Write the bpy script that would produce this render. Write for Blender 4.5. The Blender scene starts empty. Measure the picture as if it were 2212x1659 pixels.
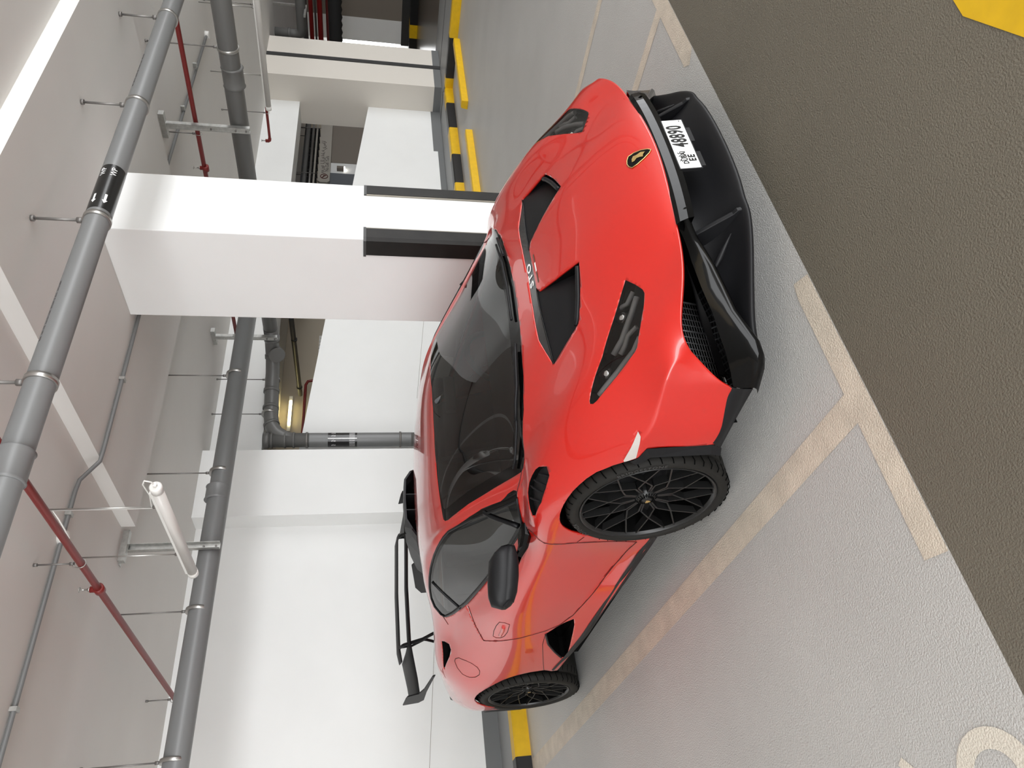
import bpy, bmesh, math, random
from mathutils import Vector, Matrix
from mathutils.bvhtree import BVHTree
random.seed(7)
sc = bpy.context.scene
COL = sc.collection
PI = math.pi
# ---------------------------------------------------------------- camera (portrait phone held upright, frame stored on its side)
CX, CY, CZ, YAW, PITCH, ROLL, FPX = 2.46280, -2.26550, 1.42080, 2.47930, -0.19390, -0.00670, 1584.52
cam_d = bpy.data.cameras.new('camera')
cam = bpy.data.objects.new('camera', cam_d)
COL.objects.link(cam)
sc.camera = cam
cam_d.sensor_fit = 'HORIZONTAL'
cam_d.sensor_width = 36.0
cam_d.lens = FPX / 2212.0 * 36.0
cam_d.clip_start = 0.05
cam_d.clip_end = 300
_f = Vector((math.cos(YAW) * math.cos(PITCH), math.sin(YAW) * math.cos(PITCH), math.sin(PITCH)))
_r = Vector((math.sin(YAW), -math.cos(YAW), 0))
_d = _f.cross(_r)
_r2 = _r * math.cos(ROLL) + _d * math.sin(ROLL)
_d2 = -_r * math.sin(ROLL) + _d * math.cos(ROLL)
cam.matrix_world = Matrix(((_d2.x, _r2.x, -_f.x, CX), (_d2.y, _r2.y, -_f.y, CY), (_d2.z, _r2.z, -_f.z, CZ), (0, 0, 0, 1)))
# ---------------------------------------------------------------- daylight, exposure
sc.view_settings.view_transform = 'Standard'
sc.view_settings.look = 'None'
sc.view_settings.exposure = 0.10
sc.view_settings.gamma = 1.0
sc.view_settings.use_curve_mapping = False
sc.cycles.use_denoising = True
sc.cycles.max_bounces = 8
sc.cycles.diffuse_bounces = 6
sc.cycles.glossy_bounces = 4
sc.cycles.transmission_bounces = 6
sc.cycles.caustics_reflective = False
sc.cycles.caustics_refractive = False
world = bpy.data.worlds.new('sky')
sc.world = world
world.use_nodes = True
bgn = world.node_tree.nodes['Background']
bgn.inputs[0].default_value = (0.97, 0.985, 1.0, 1)
bgn.inputs[1].default_value = 7.0
def light_area(name, loc, rot, sx, sy, power, color=(1, 1, 1), portal=False):
    l = bpy.data.lights.new(name, 'AREA'); l.shape = 'RECTANGLE'; l.size = sx; l.size_y = sy; l.energy = power; l.color = color
    if portal: l.cycles.is_portal = True
    o = bpy.data.objects.new(name, l); o.location = loc; o.rotation_euler = rot; COL.objects.link(o); return o
# open sides of the garage: daylight enters through these (portals only guide sampling of the sky)
light_area('daylight_opening', (9.0, 4.0, 1.65), (0, PI / 2, 0), 3.1, 24.0, 1, portal=True)
light_area('daylight_opening', (4.6, -9.0, 1.65), (PI / 2, 0, 0), 8.8, 3.1, 1, portal=True)
# ---------------------------------------------------------------- materials
def s2l(v):
    v = v / 255.0
    return v / 12.92 if v <= 0.04045 else ((v + 0.055) / 1.055) ** 2.4
def rgb(r, g, b): return (s2l(r), s2l(g), s2l(b), 1)
MATS = {}
def mat(name, col, rough=0.5, metal=0.0, spec=0.5, coat=0.0, coat_rough=0.03, bump=0, bscale=60, noise=0, nscale=3, emit=None, estr=0, nd=3.0):
    m = bpy.data.materials.new(name); m.use_nodes = True
    nt = m.node_tree; b = nt.nodes['Principled BSDF']
    b.inputs['Base Color'].default_value = col if len(col) == 4 else (*col, 1)
    b.inputs['Roughness'].default_value = rough
    b.inputs['Metallic'].default_value = metal
    b.inputs['Specular IOR Level'].default_value = spec
    b.inputs['Coat Weight'].default_value = coat
    b.inputs['Coat Roughness'].default_value = coat_rough
    tc = None
    if bump or noise:
        tc = nt.nodes.new('ShaderNodeTexCoord')
    if noise:
        n = nt.nodes.new('ShaderNodeTexNoise'); n.inputs['Scale'].default_value = nscale; n.inputs['Detail'].default_value = nd
        nt.links.new(tc.outputs['Object'], n.inputs['Vector'])
        mr = nt.nodes.new('ShaderNodeMapRange'); mr.inputs[1].default_value = 0.3; mr.inputs[2].default_value = 0.7
        mr.inputs[3].default_value = 1 - noise; mr.inputs[4].default_value = 1 + noise
        nt.links.new(n.outputs['Fac'], mr.inputs[0])
        mx = nt.nodes.new('ShaderNodeVectorMath'); mx.operation = 'SCALE'
        mx.inputs[0].default_value = col[:3]
        nt.links.new(mr.outputs[0], mx.inputs['Scale'])
        nt.links.new(mx.outputs[0], b.inputs['Base Color'])
    if bump:
        n2 = nt.nodes.new('ShaderNodeTexNoise'); n2.inputs['Scale'].default_value = bscale; n2.inputs['Detail'].default_value = 2
        nt.links.new(tc.outputs['Object'], n2.inputs['Vector'])
        bp = nt.nodes.new('ShaderNodeBump'); bp.inputs['Strength'].default_value = bump; bp.inputs['Distance'].default_value = 0.01
        nt.links.new(n2.outputs['Fac'], bp.inputs['Height']); nt.links.new(bp.outputs[0], b.inputs['Normal'])
    if emit:
        b.inputs['Emission Color'].default_value = (*emit, 1); b.inputs['Emission Strength'].default_value = estr
    MATS[name] = m
    return m
M = MATS
mat('floor_grey', (0.52, 0.512, 0.495, 1), 0.42, spec=0.45, bump=0.35, bscale=170, noise=0.05, nscale=1.2)
mat('aisle_olive', (0.150, 0.134, 0.104, 1), 0.5, spec=0.45, bump=0.4, bscale=170, noise=0.05, nscale=1.5)
mat('line_beige', (0.64, 0.565, 0.47, 1), 0.55, bump=0.35, bscale=170, noise=0.1, nscale=9)
mat('letter_beige', (0.72, 0.67, 0.58, 1), 0.55, bump=0.3, bscale=170)
mat('paint_yellow', (0.72, 0.44, 0.008, 1), 0.4, noise=0.06, nscale=14)
mat('paint_black', (0.012, 0.012, 0.013, 1), 0.4)
mat('wall_white', (0.82, 0.825, 0.815, 1), 0.75, noise=0.015, nscale=2)
mat('wall_cream', (0.70, 0.66, 0.60, 1), 0.75)
mat('wall_beige', (0.48, 0.42, 0.33, 1), 0.8)
mat('wall_taupe', (0.22, 0.19, 0.16, 1), 0.8)
mat('wall_slate', (0.14, 0.15, 0.165, 1), 0.8)
mat('floor_brown', (0.13, 0.105, 0.085, 1), 0.25, noise=0.1, nscale=4)
mat('base_grey', (0.15, 0.155, 0.155, 1), 0.55, spec=0.5)
mat('pavement', (0.27, 0.275, 0.275, 1), 0.5)
mat('ceiling', (0.72, 0.705, 0.68, 1), 0.8, noise=0.02, nscale=1.5)
mat('joint_dark', (0.03, 0.03, 0.03, 1), 0.6)
mat('rubber', (0.012, 0.011, 0.010, 1), 0.5, spec=0.25, noise=0.35, nscale=5)
mat('rubber_cap', (0.05, 0.05, 0.05, 1), 0.5)
mat('rubber_edge', (0.25, 0.23, 0.19, 1), 0.5)
mat('pvc', (0.17, 0.173, 0.173, 1), 0.38, spec=0.5)
mat('pvc_dark', (0.12, 0.119, 0.114, 1), 0.4)
mat('steel', (0.45, 0.44, 0.42, 1), 0.35, metal=0.9)
mat('galv', (0.50, 0.50, 0.48, 1), 0.42, metal=0.85, noise=0.15, nscale=30)
mat('rod', (0.20, 0.19, 0.18, 1), 0.45, metal=0.6)
mat('red_pipe', (0.20, 0.018, 0.016, 1), 0.4)
mat('red_bright', (0.42, 0.012, 0.012, 1), 0.5)
mat('lamp_white', (0.78, 0.77, 0.74, 1), 0.35)
mat('lamp_diffuser', (0.62, 0.60, 0.57, 1), 0.3)
mat('label_black', (0.01, 0.01, 0.01, 1), 0.25)
mat('label_white', (0.85, 0.85, 0.85, 1), 0.4)
mat('sign_board', (0.42, 0.39, 0.34, 1), 0.6)
mat('sign_text', (0.06, 0.05, 0.05, 1), 0.6)
mat('sign_red', (0.12, 0.04, 0.035, 1), 0.6)
mat('tube_lit', (1, 0.9, 0.5, 1), 0.4, emit=(1.0, 0.86, 0.42), estr=9)
mat('lamp_lit', (1, 1, 1, 1), 0.4, emit=(1.0, 0.95, 0.85), estr=6)
# ---------------------------------------------------------------- mesh helpers
class MB:
    def __init__(s): s.v = []; s.f = []; s.m = []; s.k = 0; s.sm = []
    def add(s, vs, fs, smooth=False):
        n = len(s.v); s.v += [Vector(v) for v in vs]
        for f in fs: s.f.append([i + n for i in f]); s.m.append(s.k); s.sm.append(smooth)
        return s
    def box(s, x0, x1, y0, y1, z0, z1):
        return s.add([(x0, y0, z0), (x1, y0, z0), (x1, y1, z0), (x0, y1, z0), (x0, y0, z1), (x1, y0, z1), (x1, y1, z1), (x0, y1, z1)],
                     [(0, 3, 2, 1), (4, 5, 6, 7), (0, 1, 5, 4), (1, 2, 6, 5), (2, 3, 7, 6), (3, 0, 4, 7)])
    def tube(s, pts, r, n=16, cap=True, closed=False):
        pts = [Vector(p) for p in pts]; N = len(pts)
        rs = r if isinstance(r, (list, tuple)) else [r] * N
        rings = []; up = None
        for i, p in enumerate(pts):
            if closed: t = (pts[(i + 1) % N] - pts[i - 1]).normalized()
            elif i == 0: t = (pts[1] - p).normalized()
            elif i == N - 1: t = (p - pts[-2]).normalized()
            else: t = ((pts[i + 1] - p).normalized() + (p - pts[i - 1]).normalized()).normalized()
            if up is None:
                up = Vector((0, 0, 1)) if abs(t.z) < 0.9 else Vector((1, 0, 0))
            a = t.cross(up).normalized(); b = a.cross(t).normalized(); up = b
            rings.append([p + (a * math.cos(2 * PI * k / n) + b * math.sin(2 * PI * k / n)) * rs[i] for k in range(n)])
        vs = [v for R in rings for v in R]; fs = []
        for i in range(N if closed else N - 1):
            j = (i + 1) % N
            for k in range(n):
                k2 = (k + 1) % n
                fs.append((i * n + k, j * n + k, j * n + k2, i * n + k2))
        s.add(vs, fs, True)
        if cap and not closed:
            base = len(s.v) - len(vs)
            s.f.append([base + k for k in range(n)]); s.m.append(s.k); s.sm.append(False)
            s.f.append([base + (N - 1) * n + k for k in reversed(range(n))]); s.m.append(s.k); s.sm.append(False)
        return s
    def prism(s, poly, axis, a, b):
        """poly of 2-D points extruded along axis ('x','y','z') between a and b"""
        n = len(poly)
        def P(p, t):
            return {'x': (t, p[0], p[1]), 'y': (p[0], t, p[1]), 'z': (p[0], p[1], t)}[axis]
        vs = [P(p, a) for p in poly] + [P(p, b) for p in poly]
        fs = [tuple(range(n)), tuple(reversed(range(n, 2 * n)))] + [(i, i + n, (i + 1) % n + n, (i + 1) % n) for i in range(n)]
        return s.add(vs, fs)
    def quad(s, *p): return s.add(p, [tuple(range(len(p)))])
    def slot(s, k): s.k = k; return s
def obj(name, mb, m, parent=None, bevel=0, smooth=None):
    me = bpy.data.meshes.new(name)
    off = Vector(parent['org']) if parent is not None and 'org' in parent else Vector((0, 0, 0))
    me.from_pydata([v - off for v in mb.v], [], mb.f)
    ms = m if isinstance(m, (list, tuple)) else [m]
    for k in ms: me.materials.append(MATS[k] if isinstance(k, str) else k)
    me.polygons.foreach_set('material_index', mb.m)
    me.polygons.foreach_set('use_smooth', mb.sm if smooth is None else [smooth] * len(mb.f))
    bm = bmesh.new(); bm.from_mesh(me); bmesh.ops.recalc_face_normals(bm, faces=bm.faces); bm.to_mesh(me); bm.free()
    me.update()
    o = bpy.data.objects.new(name, me); COL.objects.link(o)
    if parent is not None:
        o.parent = parent; o['org'] = tuple(off)
    if bevel:
        bv = o.modifiers.new('bevel', 'BEVEL'); bv.width = bevel; bv.segments = 2; bv.limit_method = 'ANGLE'; bv.angle_limit = 0.7
    return o
def tag(o, label, cat, group=None):
    o['label'] = label; o['category'] = cat
    if group: o['group'] = group
    return o
def thing(name, label, cat, loc=(0, 0, 0), group=None):
    o = bpy.data.objects.new(name, None); COL.objects.link(o); o.location = loc; o['org'] = tuple(loc)
    o.empty_display_size = 0.1
    return tag(o, label, cat, group)
def struct(name, mb, m, label=None, bevel=0, parent=None):
    o = obj(name, mb, m, parent, bevel)
    if parent is None: o['kind'] = 'structure'
    if label: o['label'] = label
    return o
def text_mb(txt, size, depth=0.001, shear=0, spacing=1.0, align='CENTER', bold=0):
    """text turned into a mesh lying in the local XY plane; returns list of verts, faces"""
    cu = bpy.data.curves.new('t', 'FONT'); cu.body = txt; cu.size = size; cu.extrude = depth; cu.align_x = align; cu.align_y = 'CENTER'
    cu.shear = shear; cu.space_character = spacing; cu.resolution_u = 3; cu.offset = bold
    o = bpy.data.objects.new('t', cu); COL.objects.link(o)
    dg = bpy.context.evaluated_depsgraph_get(); me = bpy.data.meshes.new_from_object(o.evaluated_get(dg))
    vs = [v.co.copy() for v in me.vertices]; fs = [tuple(p.vertices) for p in me.polygons]
    bpy.data.objects.remove(o); bpy.data.meshes.remove(me); bpy.data.curves.remove(cu)
    return vs, fs
def place(vs, org, ex, ey, ez=None):
    ex = Vector(ex).normalized(); ey = Vector(ey).normalized(); ez = ex.cross(ey) if ez is None else Vector(ez)
    o = Vector(org)
    return [o + ex * v.x + ey * v.y + ez * v.z for v in vs]
# ================================================================ THE GARAGE
ZC, ZP = 3.243, 3.142
XW = -5.20
fl = MB()
EX = 0.968
fl.quad((-30, -9, 0), (EX, -9, 0), (EX, 40, 0), (-30, 40, 0))
fl.slot(1).quad((EX, -9, 0), (9.0, -9, 0), (9.0, 40, 0), (EX, 40, 0))
fl.slot(2)
h = 0.0012
def paint(*p): fl.quad(*[(x, y, h) for x, y in p])
paint((-4.405, -1.165), (0.876, -1.165), (0.876, -1.06), (-4.405, -1.015))
paint((0.876, -1.60), (0.966, -1.615), (0.966, -0.63), (0.888, -0.60), (0.876, -0.66))
paint((-4.405, 1.385), (0.868, 1.385), (0.868, 1.305), (-4.405, 1.29))
paint((0.868, 0.835), (0.905, 0.79), (0.966, 0.83), (0.966, 1.86), (0.868, 1.86))
paint((-4.405, 2.33), (0.93, 2.33), (0.93, 2.41), (-4.405, 2.44))
for y in (): paint((-4.405, y), (0.93, y), (0.93, y + .09), (-4.405, y + .09))
paint((-4.45, -9), (-4.405, -9), (-4.405, 9.65), (-4.45, 9.65))
fl.slot(3).quad((1.86, -0.83, h), (2.9, -0.83, h), (2.9, 1.0, h), (1.83, -0.40, h), (1.80, -0.60, h))
# painted figure at the bay mouth (only its top is in the frame)
fl.slot(4)
def arcband(cx, cy, r0, r1, a0, a1, sx=1, sy=1, n=28):
    for i in range(n):
        a = math.radians(a0 + (a1 - a0) * i / n); b = math.radians(a0 + (a1 - a0) * (i + 1) / n)
        paint(*[(cx + sx * r * math.cos(t), cy + sy * r * math.sin(t)) for r, t in ((r0, a), (r1, a), (r1, b), (r0, b))])
arcband(0.785, -2.09, 0.062, 0.112, 0, 360, 1.15, 0.95)
paint((0.45, -2.00), (0.475, -1.985), (0.60, -2.10), (0.56, -2.14))
struct('floor', fl, ['floor_grey', 'aisle_olive', 'line_beige', 'paint_yellow', 'letter_beige'], 'light grey epoxy garage floor with beige bay lines and dark olive aisle')
ce = MB().box(-30, 9.0, -9, 40, ZC, 3.6)
struct('ceiling', ce, 'ceiling', 'pale painted concrete ceiling slab')
struct('ceiling_drop_panel', MB().box(-2.948, 0.055, 0.560, 3.46, ZP, ZC + 0.001), 'ceiling', 'square thickening of the ceiling slab above the white column')
# back wall with its grey painted foot
def wallbox(mb, x0, x1, y0, y1, z0, z1, foot=0.295):
    mb.slot(0).box(x0, x1, y0, y1, z0, z1)
    if foot:
        e = 0.003; mb.slot(1).box(x0 - e, x1 + e, y0 - e, y1 + e, z0, foot); mb.slot(0)
wb = MB(); wallbox(wb, XW - 0.4, XW, -9, 1.68, 0, ZC)
wb.slot(2).add([(XW + .0015, -2.0, 0.93), (XW + .0015, 0.5, 0.705), (XW + .0015, 0.5, 0.7095), (XW + .0015, -2.0, 0.9345)], [(0, 1, 2, 3)])
struct('wall_back', wb, ['wall_white', 'base_grey', 'rubber_edge'], 'white back wall with a grey painted foot behind the car')
wp = MB(); wallbox(wp, XW - 0.4, XW + 0.27, 1.68, 2.52, 0, ZC)
struct('wall_pilaster', wp, ['wall_white', 'base_grey'], 'white pilaster standing proud of the back wall')
wr = MB()
TH = 0.43
def zpar(y): return 2.209 + (y - 2.935) * (1.469 - 2.209) / (9.967 - 2.935)
for (ya, yb) in ((2.52, 10.18),):
    wr.prism([(ya, 0), (yb, 0), (yb, zpar(yb)), (ya, zpar(ya))], 'x', XW - TH - .05, XW - .05)
    wr.box(XW - TH - .05, XW - .05, ya, yb, 2.66, ZC)
wr.slot(1).box(XW - TH, XW - .047, 2.52, 8.95, 0, 0.235).box(XW - TH, XW - .046, 8.95, 10.18, 0, 0.31)
wr.slot(2).add([(XW - .048, 3.5, 0.79), (XW - .048, 6.0, 0.53), (XW - .048, 6.0, 0.5345), (XW - .048, 3.5, 0.7945)], [(0, 1, 2, 3)])
struct('wall_ramp', wr, ['wall_white', 'base_grey', 'rubber_edge'], 'white ramp parapet with a sloping top under a header beam')
ww = MB(); wallbox(ww, -5.69, -4.75, 10.18, 11.47, 0, ZC, 0.27)
ww.slot(2).box(-4.752, -4.735, 10.79, 10.89, 0.14, ZC)
ww.slot(2).box(-4.75, 3.0, 10.80, 10.84, 0.10, 0.1425)
struct('wall_stub', ww, ['wall_cream', 'base_grey', 'joint_dark'], 'cream wall stub with a dark vertical expansion joint')
# pavement behind the kerb
pv = MB().box(XW, -4.62, -9, 9.9, 0, 0.14).box(-5.7, 3.0, 9.82, 12.0, 0, 0.14)
struct('floor_pavement', pv, 'pavement', 'raised grey pavement strip between kerb and wall')
# kerbs, painted in yellow and black lengths
def kerb_profile(d): return [(0, 0), (0, 0.125), (-0.018 * d, 0.14), (-0.17 * d, 0.1405), (-0.17 * d, 0)]
kb = MB(); L = 0.728; y = -0.98 - 11 * L; i = -11
while y < 9.65:
    y1 = min(y + L, 9.67); kb.slot(i % 2)
    kb.prism([(-4.45 + a, z) for a, z in kerb_profile(1)], 'y', y, y1); y += L; i += 1
tag(obj('kerb', kb, ['paint_yellow', 'paint_black']), 'yellow and black striped kerb running along the back wall', 'kerb')
kc = MB(); cuts = [-4.45, -4.27, -3.56, -2.85, -2.1, -1.4, -0.7, 0]
for i in range(len(cuts) - 1):
    kc.slot(i % 2).prism([(9.67 - a, z) for a, z in kerb_profile(1)], 'x', cuts[i], cuts[i + 1])
tag(obj('kerb', kc, ['paint_yellow', 'paint_black']), 'short kerb return beside the cream wall stub', 'kerb')
for (ya, yb, lab) in ((-3.45, -1.62, 'yellow wheel stop in the empty neighbouring bay'), (5.05, 6.88, 'yellow wheel stop nearer the white column'), (7.60, 9.42, 'yellow wheel stop farther from the white column, near the kerb corner')):
    w = MB().prism([(-3.43, 0), (-3.43, 0.09), (-3.445, 0.10), (-3.535, 0.10), (-3.555, 0.085), (-3.57, 0)], 'y', ya, yb)
    tag(obj('wheel_stop', w, 'paint_yellow', bevel=0.004), lab, 'wheel stop', 'yellow wheel stops in the far bays')
# column and its rubber corner guards
cx0, cx1, cy0, cy1 = -1.845, -1.021, 1.716, 2.309
cm = MB(); cm.box(cx0, cx1, cy0, cy1, 0, ZP)
co = struct('column', cm, ['wall_white'], 'square white column beside the car', bevel=0.006)
def guard(corner_x, corner_y, sy, lab):
    g = thing('corner_guard', lab, 'corner guard', (corner_x, corner_y, 0), 'rubber corner guards on the white column')
    t = 0.012; a = 0.135; bw = 0.105
    e = 0.0015
    if sy > 0:
        pr = [(corner_x + e, corner_y + bw), (corner_x + t, corner_y + bw), (corner_x + t, corner_y + 0.012), (corner_x - 0.004, corner_y - t), (corner_x - a, corner_y - t), (corner_x - a, corner_y - e), (corner_x + e, corner_y - e)]
        ed = [(corner_x + e, corner_y + bw), (corner_x + t * .7, corner_y + bw), (corner_x + t * .7, corner_y + bw + .012), (corner_x + e, corner_y + bw + .012)]
    else:
        pr = [(corner_x + e, corner_y - bw), (corner_x + e, corner_y + e), (corner_x - a, corner_y + e), (corner_x - a, corner_y + t), (corner_x - 0.004, corner_y + t), (corner_x + t, corner_y - 0.012), (corner_x + t, corner_y - bw)]
        ed = [(corner_x + e, corner_y - bw), (corner_x + e, corner_y - bw - .012), (corner_x + t * .7, corner_y - bw - .012), (corner_x + t * .7, corner_y - bw)]
    obj('rubber_profile', MB().prism(pr, 'z', 0.0, 1.44), 'rubber', g)
    obj('end_cap', MB().prism([(corner_x + (p[0] - corner_x) * 1.10, corner_y + (p[1] - corner_y) * 1.10) for p in pr], 'z', 1.44, 1.459), 'rubber_cap', g)
    obj('trim_edge', MB().prism(ed, 'z', 0.0, 1.44), 'rubber_edge', g)
guard(cx1, cy0, 1, 'black rubber guard on the column corner nearest the car, the wider one')
guard(cx1, cy1, -1, 'black rubber guard on the far right corner of the column, the narrower one')
# ---------------------------------------------------------------- pipes
def clampring(mb, c, ax, r, w=0.022):
    c = Vector(c); ax = Vector(ax).normalized()
    mb.tube([c - ax * w / 2, c + ax * w / 2], r + 0.007, 28)
    return mb
def hanger(parent, c, axis, r, ztop, side=Vector((0, 0, 1)), rr=0.0055):
    """clamp ring, bolt lug and threaded rod up to the slab, one part"""
    c = Vector(c)
    mb = MB(); clampring(mb, c, axis, r, 0.028); a = Vector(axis).normalized()
    obj('clamp', mb, 'steel', parent)
    m2 = MB().tube([(c.x, c.y, c.z + r + 0.004), (c.x, c.y, ztop)], rr, 8)
    m2.tube([(c.x, c.y, c.z + r + 0.006), (c.x, c.y, c.z + r + 0.034)], rr * 2.1, 8)
    m2.tube([(c.x, c.y, ztop - 0.018), (c.x, c.y, ztop)], rr * 2.2, 8)
    obj('hanger_rod', m2, 'rod', parent)
PX, PZ, PR = -0.34, 2.826, 0.0625
t = thing('drain_pipe', 'large grey drain pipe with WP band crossing in front of the column', 'pipe', (PX, 0, PZ))
obj('pipe_run', MB().tube([(PX, -3.5, PZ), (PX, 9.5, PZ)], PR, 40), 'pvc', t)
obj('coupling', MB().tube([(PX, -0.60, PZ), (PX, -0.592, PZ), (PX, -0.585, PZ), (PX, -0.46, PZ), (PX, -0.452, PZ), (PX, -0.445, PZ)], [PR + .003, PR + .010, PR + .006, PR + .006, PR + .012, PR + .003], 40), 'pvc', t)
for yy in (-1.17, -0.09, 0.99, 2.07, 3.17, 4.3):
    hanger(t, (PX, yy, PZ), (0, 1, 0), PR, ZP if 0.56 < yy < 3.46 else ZC, rr=0.0075)
band = MB().tube([(PX, 1.03, PZ), (PX, 1.395, PZ)], PR + 0.0012, 40, cap=False)
bo = obj('flow_band', band, 'label_black', t)
def on_cyl(vs, x0, y0, z0, R, a0, flip=1):
    """wrap flat text verts: v.x runs along -y * flip, v.y around the pipe"""
    out = []
    for v in vs:
        a = a0 + v.y / R
        rr = R + 0.0006 + v.z
        out.append(Vector((x0 + rr * math.cos(a), y0 - flip * v.x, z0 + rr * math.sin(a))))
    return out
wm = MB()
for ang in (-28, 22, 72):
    vs, fs = text_mb('WP', 0.042, 0.0004)
    obj('flow_marking', MB().add(on_cyl(vs, PX, 1.335, PZ, PR + .0015, math.radians(ang), -1), fs), 'label_white', bo)
    ar = [Vector((-.036, -.006, 0)), Vector((.012, -.006, 0)), Vector((.012, -.014, 0)), Vector((.036, 0, 0)), Vector((.012, .014, 0)), Vector((.012, .006, 0)), Vector((-.036, .006, 0))]
    obj('flow_arrow', MB().add(on_cyl(ar, PX, 1.105, PZ, PR + .0015, math.radians(ang)), [tuple(range(7))]), 'label_white', bo)
st = MB()
vs, fs = text_mb('PIPE uPVC  SOIL & WASTE  160 x 4.0 mm  EN 1401  SN4', 0.016, 0.0003)
for yc in (0.30, 2.4): obj('print_line', MB().add(on_cyl(vs, PX, yc, PZ, PR, math.radians(40)), fs), 'sign_text', t)
# second pipe near the back wall
X2, Z2, R2 = -3.2, 2.655, 0.085
t = thing('drain_pipe', 'long grey drain pipe hung in front of the back wall, behind the batten light', 'pipe', (X2, 0, Z2))
obj('pipe_run', MB().tube([(X2, -3.5, Z2 + .03), (X2, 3.87, Z2 - .06)], R2, 40), 'pvc', t)
def z2(y): return Z2 + 0.0 - (y + 0.0) * 0.012
for (ya, yb) in ((0.90, 1.04),):
    obj('coupling', MB().tube([(X2, ya, z2(ya)), (X2, ya + .01, z2(ya)), (X2, ya + .02, z2(ya)), (X2, yb - .02, z2(yb)), (X2, yb - .01, z2(yb)), (X2, yb, z2(yb))], [R2 + .002, R2 + .013, R2 + .007, R2 + .007, R2 + .013, R2 + .002], 40), 'pvc', t)
for yy in (2.226, 1.174, -0.025, -1.05): hanger(t, (X2, yy, z2(yy)), (0, 1, 0), R2, ZP if (0.56 < yy < 3.46 and X2 > -2.948) else ZC)
# third pipe, across, with bends down the pilaster
Y3, Z3, R3 = 3.96, 2.585, 0.082
t = thing('drain_pipe', 'dark grey drain pipe bending down beside the pilaster', 'pipe', (-5.10, 2.763, 0.14))
obj('pipe_run', MB().tube([(3.0, Y3, Z3 + .02), (-4.45, Y3, Z3)], R3, 36), 'pvc_dark', t)
bend = [(-4.45, Y3, Z3), (-4.62, Y3, Z3), (-4.86, 3.86, Z3), (-4.99, 3.70, Z3), (-5.04, 3.50, Z3), (-5.07, 3.10, Z3 - .02), (-5.08, 2.95, Z3 - .04), (-5.09, 2.86, Z3 - .10), (-5.10, 2.79, Z3 - .20), (-5.10, 2.763, Z3 - .30)]
obj('bend', MB().tube(bend, R3 + .003, 32), 'pvc_dark', t)
obj('riser', MB().tube([(-5.10, 2.763, 0.14), (-5.10, 2.763, 2.60)], R3 + .003, 36), 'pvc_dark', t)
obj('cleanout_cap', MB().tube([(-5.10, 2.763, 2.56), (-5.10, 2.763, 2.565), (-5.10, 2.763, 2.63)], [R3 + .004, R3 + .012, R3 + .012], 32), 'pvc_dark', t)
for (a, b) in (((-4.60, Y3, Z3), (-4.66, Y3, Z3)), ((-4.84, 3.87, Z3), (-4.88, 3.84, Z3)), ((-5.04, 3.47, Z3), (-5.045, 3.43, Z3)), ((-5.06, 3.22, Z3 - .01), (-5.06, 3.19, Z3 - .01)), ((-5.08, 2.99, Z3 - .03), (-5.08, 2.96, Z3 - .04)), ((-5.10, 2.763, 2.27), (-5.10, 2.763, 2.29)), ((-5.10, 2.763, 2.37), (-5.10, 2.763, 2.39)), ((-5.10, 2.763, 2.52), (-5.10, 2.763, 2.54))):
    obj('coupling_rim', MB().tube([a, b], R3 + .013, 32), 'pvc_dark', t)
obj('inspection_branch', MB().tube([(-4.80, 3.90, Z3 - .02), (-4.76, 3.80, Z3 - .06)], R3 + .004, 28).tube([(-4.765, 3.81, Z3 - .057), (-4.755, 3.785, Z3 - .067)], R3 + .016, 28), 'pvc_dark', t)
obj('riser_body', MB().tube([(-5.10, 2.763, 0.9), (-5.10, 2.763, 2.1)], R3 + .0035, 36, cap=False), 'pvc', t)
for zz in (2.13, 1.03): obj('clamp', MB().tube([(-5.10, 2.763, zz - .012), (-5.10, 2.763, zz + .012)], R3 + .014, 28), 'rod', t)
bo = obj('flow_band', MB().tube([(-5.10, 2.763, 1.545), (-5.10, 2.763, 1.885)], R3 + .005, 36, cap=False), 'label_black', t)
wm = MB()
def on_vcyl(vs, cx, cy, cz, R, a0):
    return [Vector((cx + (R + .0008 + v.z) * math.cos(a0 + v.x / R), cy + (R + .0008 + v.z) * math.sin(a0 + v.x / R), cz + v.y)) for v in vs]
for ang in (-78, -40, 2, 30):
    vs, fs = text_mb('PDP', 0.028, 0.0003); vs = [Vector((-v.y, v.x, v.z)) for v in vs]
    vs = [Vector((v.x, v.y, v.z)) for v in vs]
    obj('flow_marking', MB().add(on_vcyl(vs, -5.10, 2.763, 1.82, R3 + .005, math.radians(ang)), fs), 'label_white', bo)
    for q in (-.02, 0, .02):
        obj('flow_arrow', MB().add(on_vcyl([Vector((q - .003, -.03, 0)), Vector((q + .003, -.03, 0)), Vector((q + .003, .035, 0)), Vector((q - .003, .035, 0))], -5.10, 2.763, 1.60, R3 + .005, math.radians(ang)), [(0, 1, 2, 3)]), 'label_white', bo)
wm.add(on_vcyl([Vector((-.01, -.17, 0)), Vector((.003, -.17, 0)), Vector((.003, .17, 0)), Vector((-.01, .17, 0))], -5.10, 2.763, 1.715, R3 + .005, math.radians(-20)), [(0, 1, 2, 3)])
obj('flow_stripe', wm, 'label_white', bo)
for xx in (-1.0, -5.0): pass
hanger(t, (-0.95, Y3, Z3 + .01), (1, 0, 0), R3, ZC)
hanger(t, (-2.34, Y3, Z3), (1, 0, 0), R3, ZC)
hanger(t, (-5.03, 3.62, Z3), (0, 1, 0), R3 + .003, ZC)
hanger(t, (-5.065, 3.12, Z3), (0, 1, 0), R3 + .003, ZC)
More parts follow.
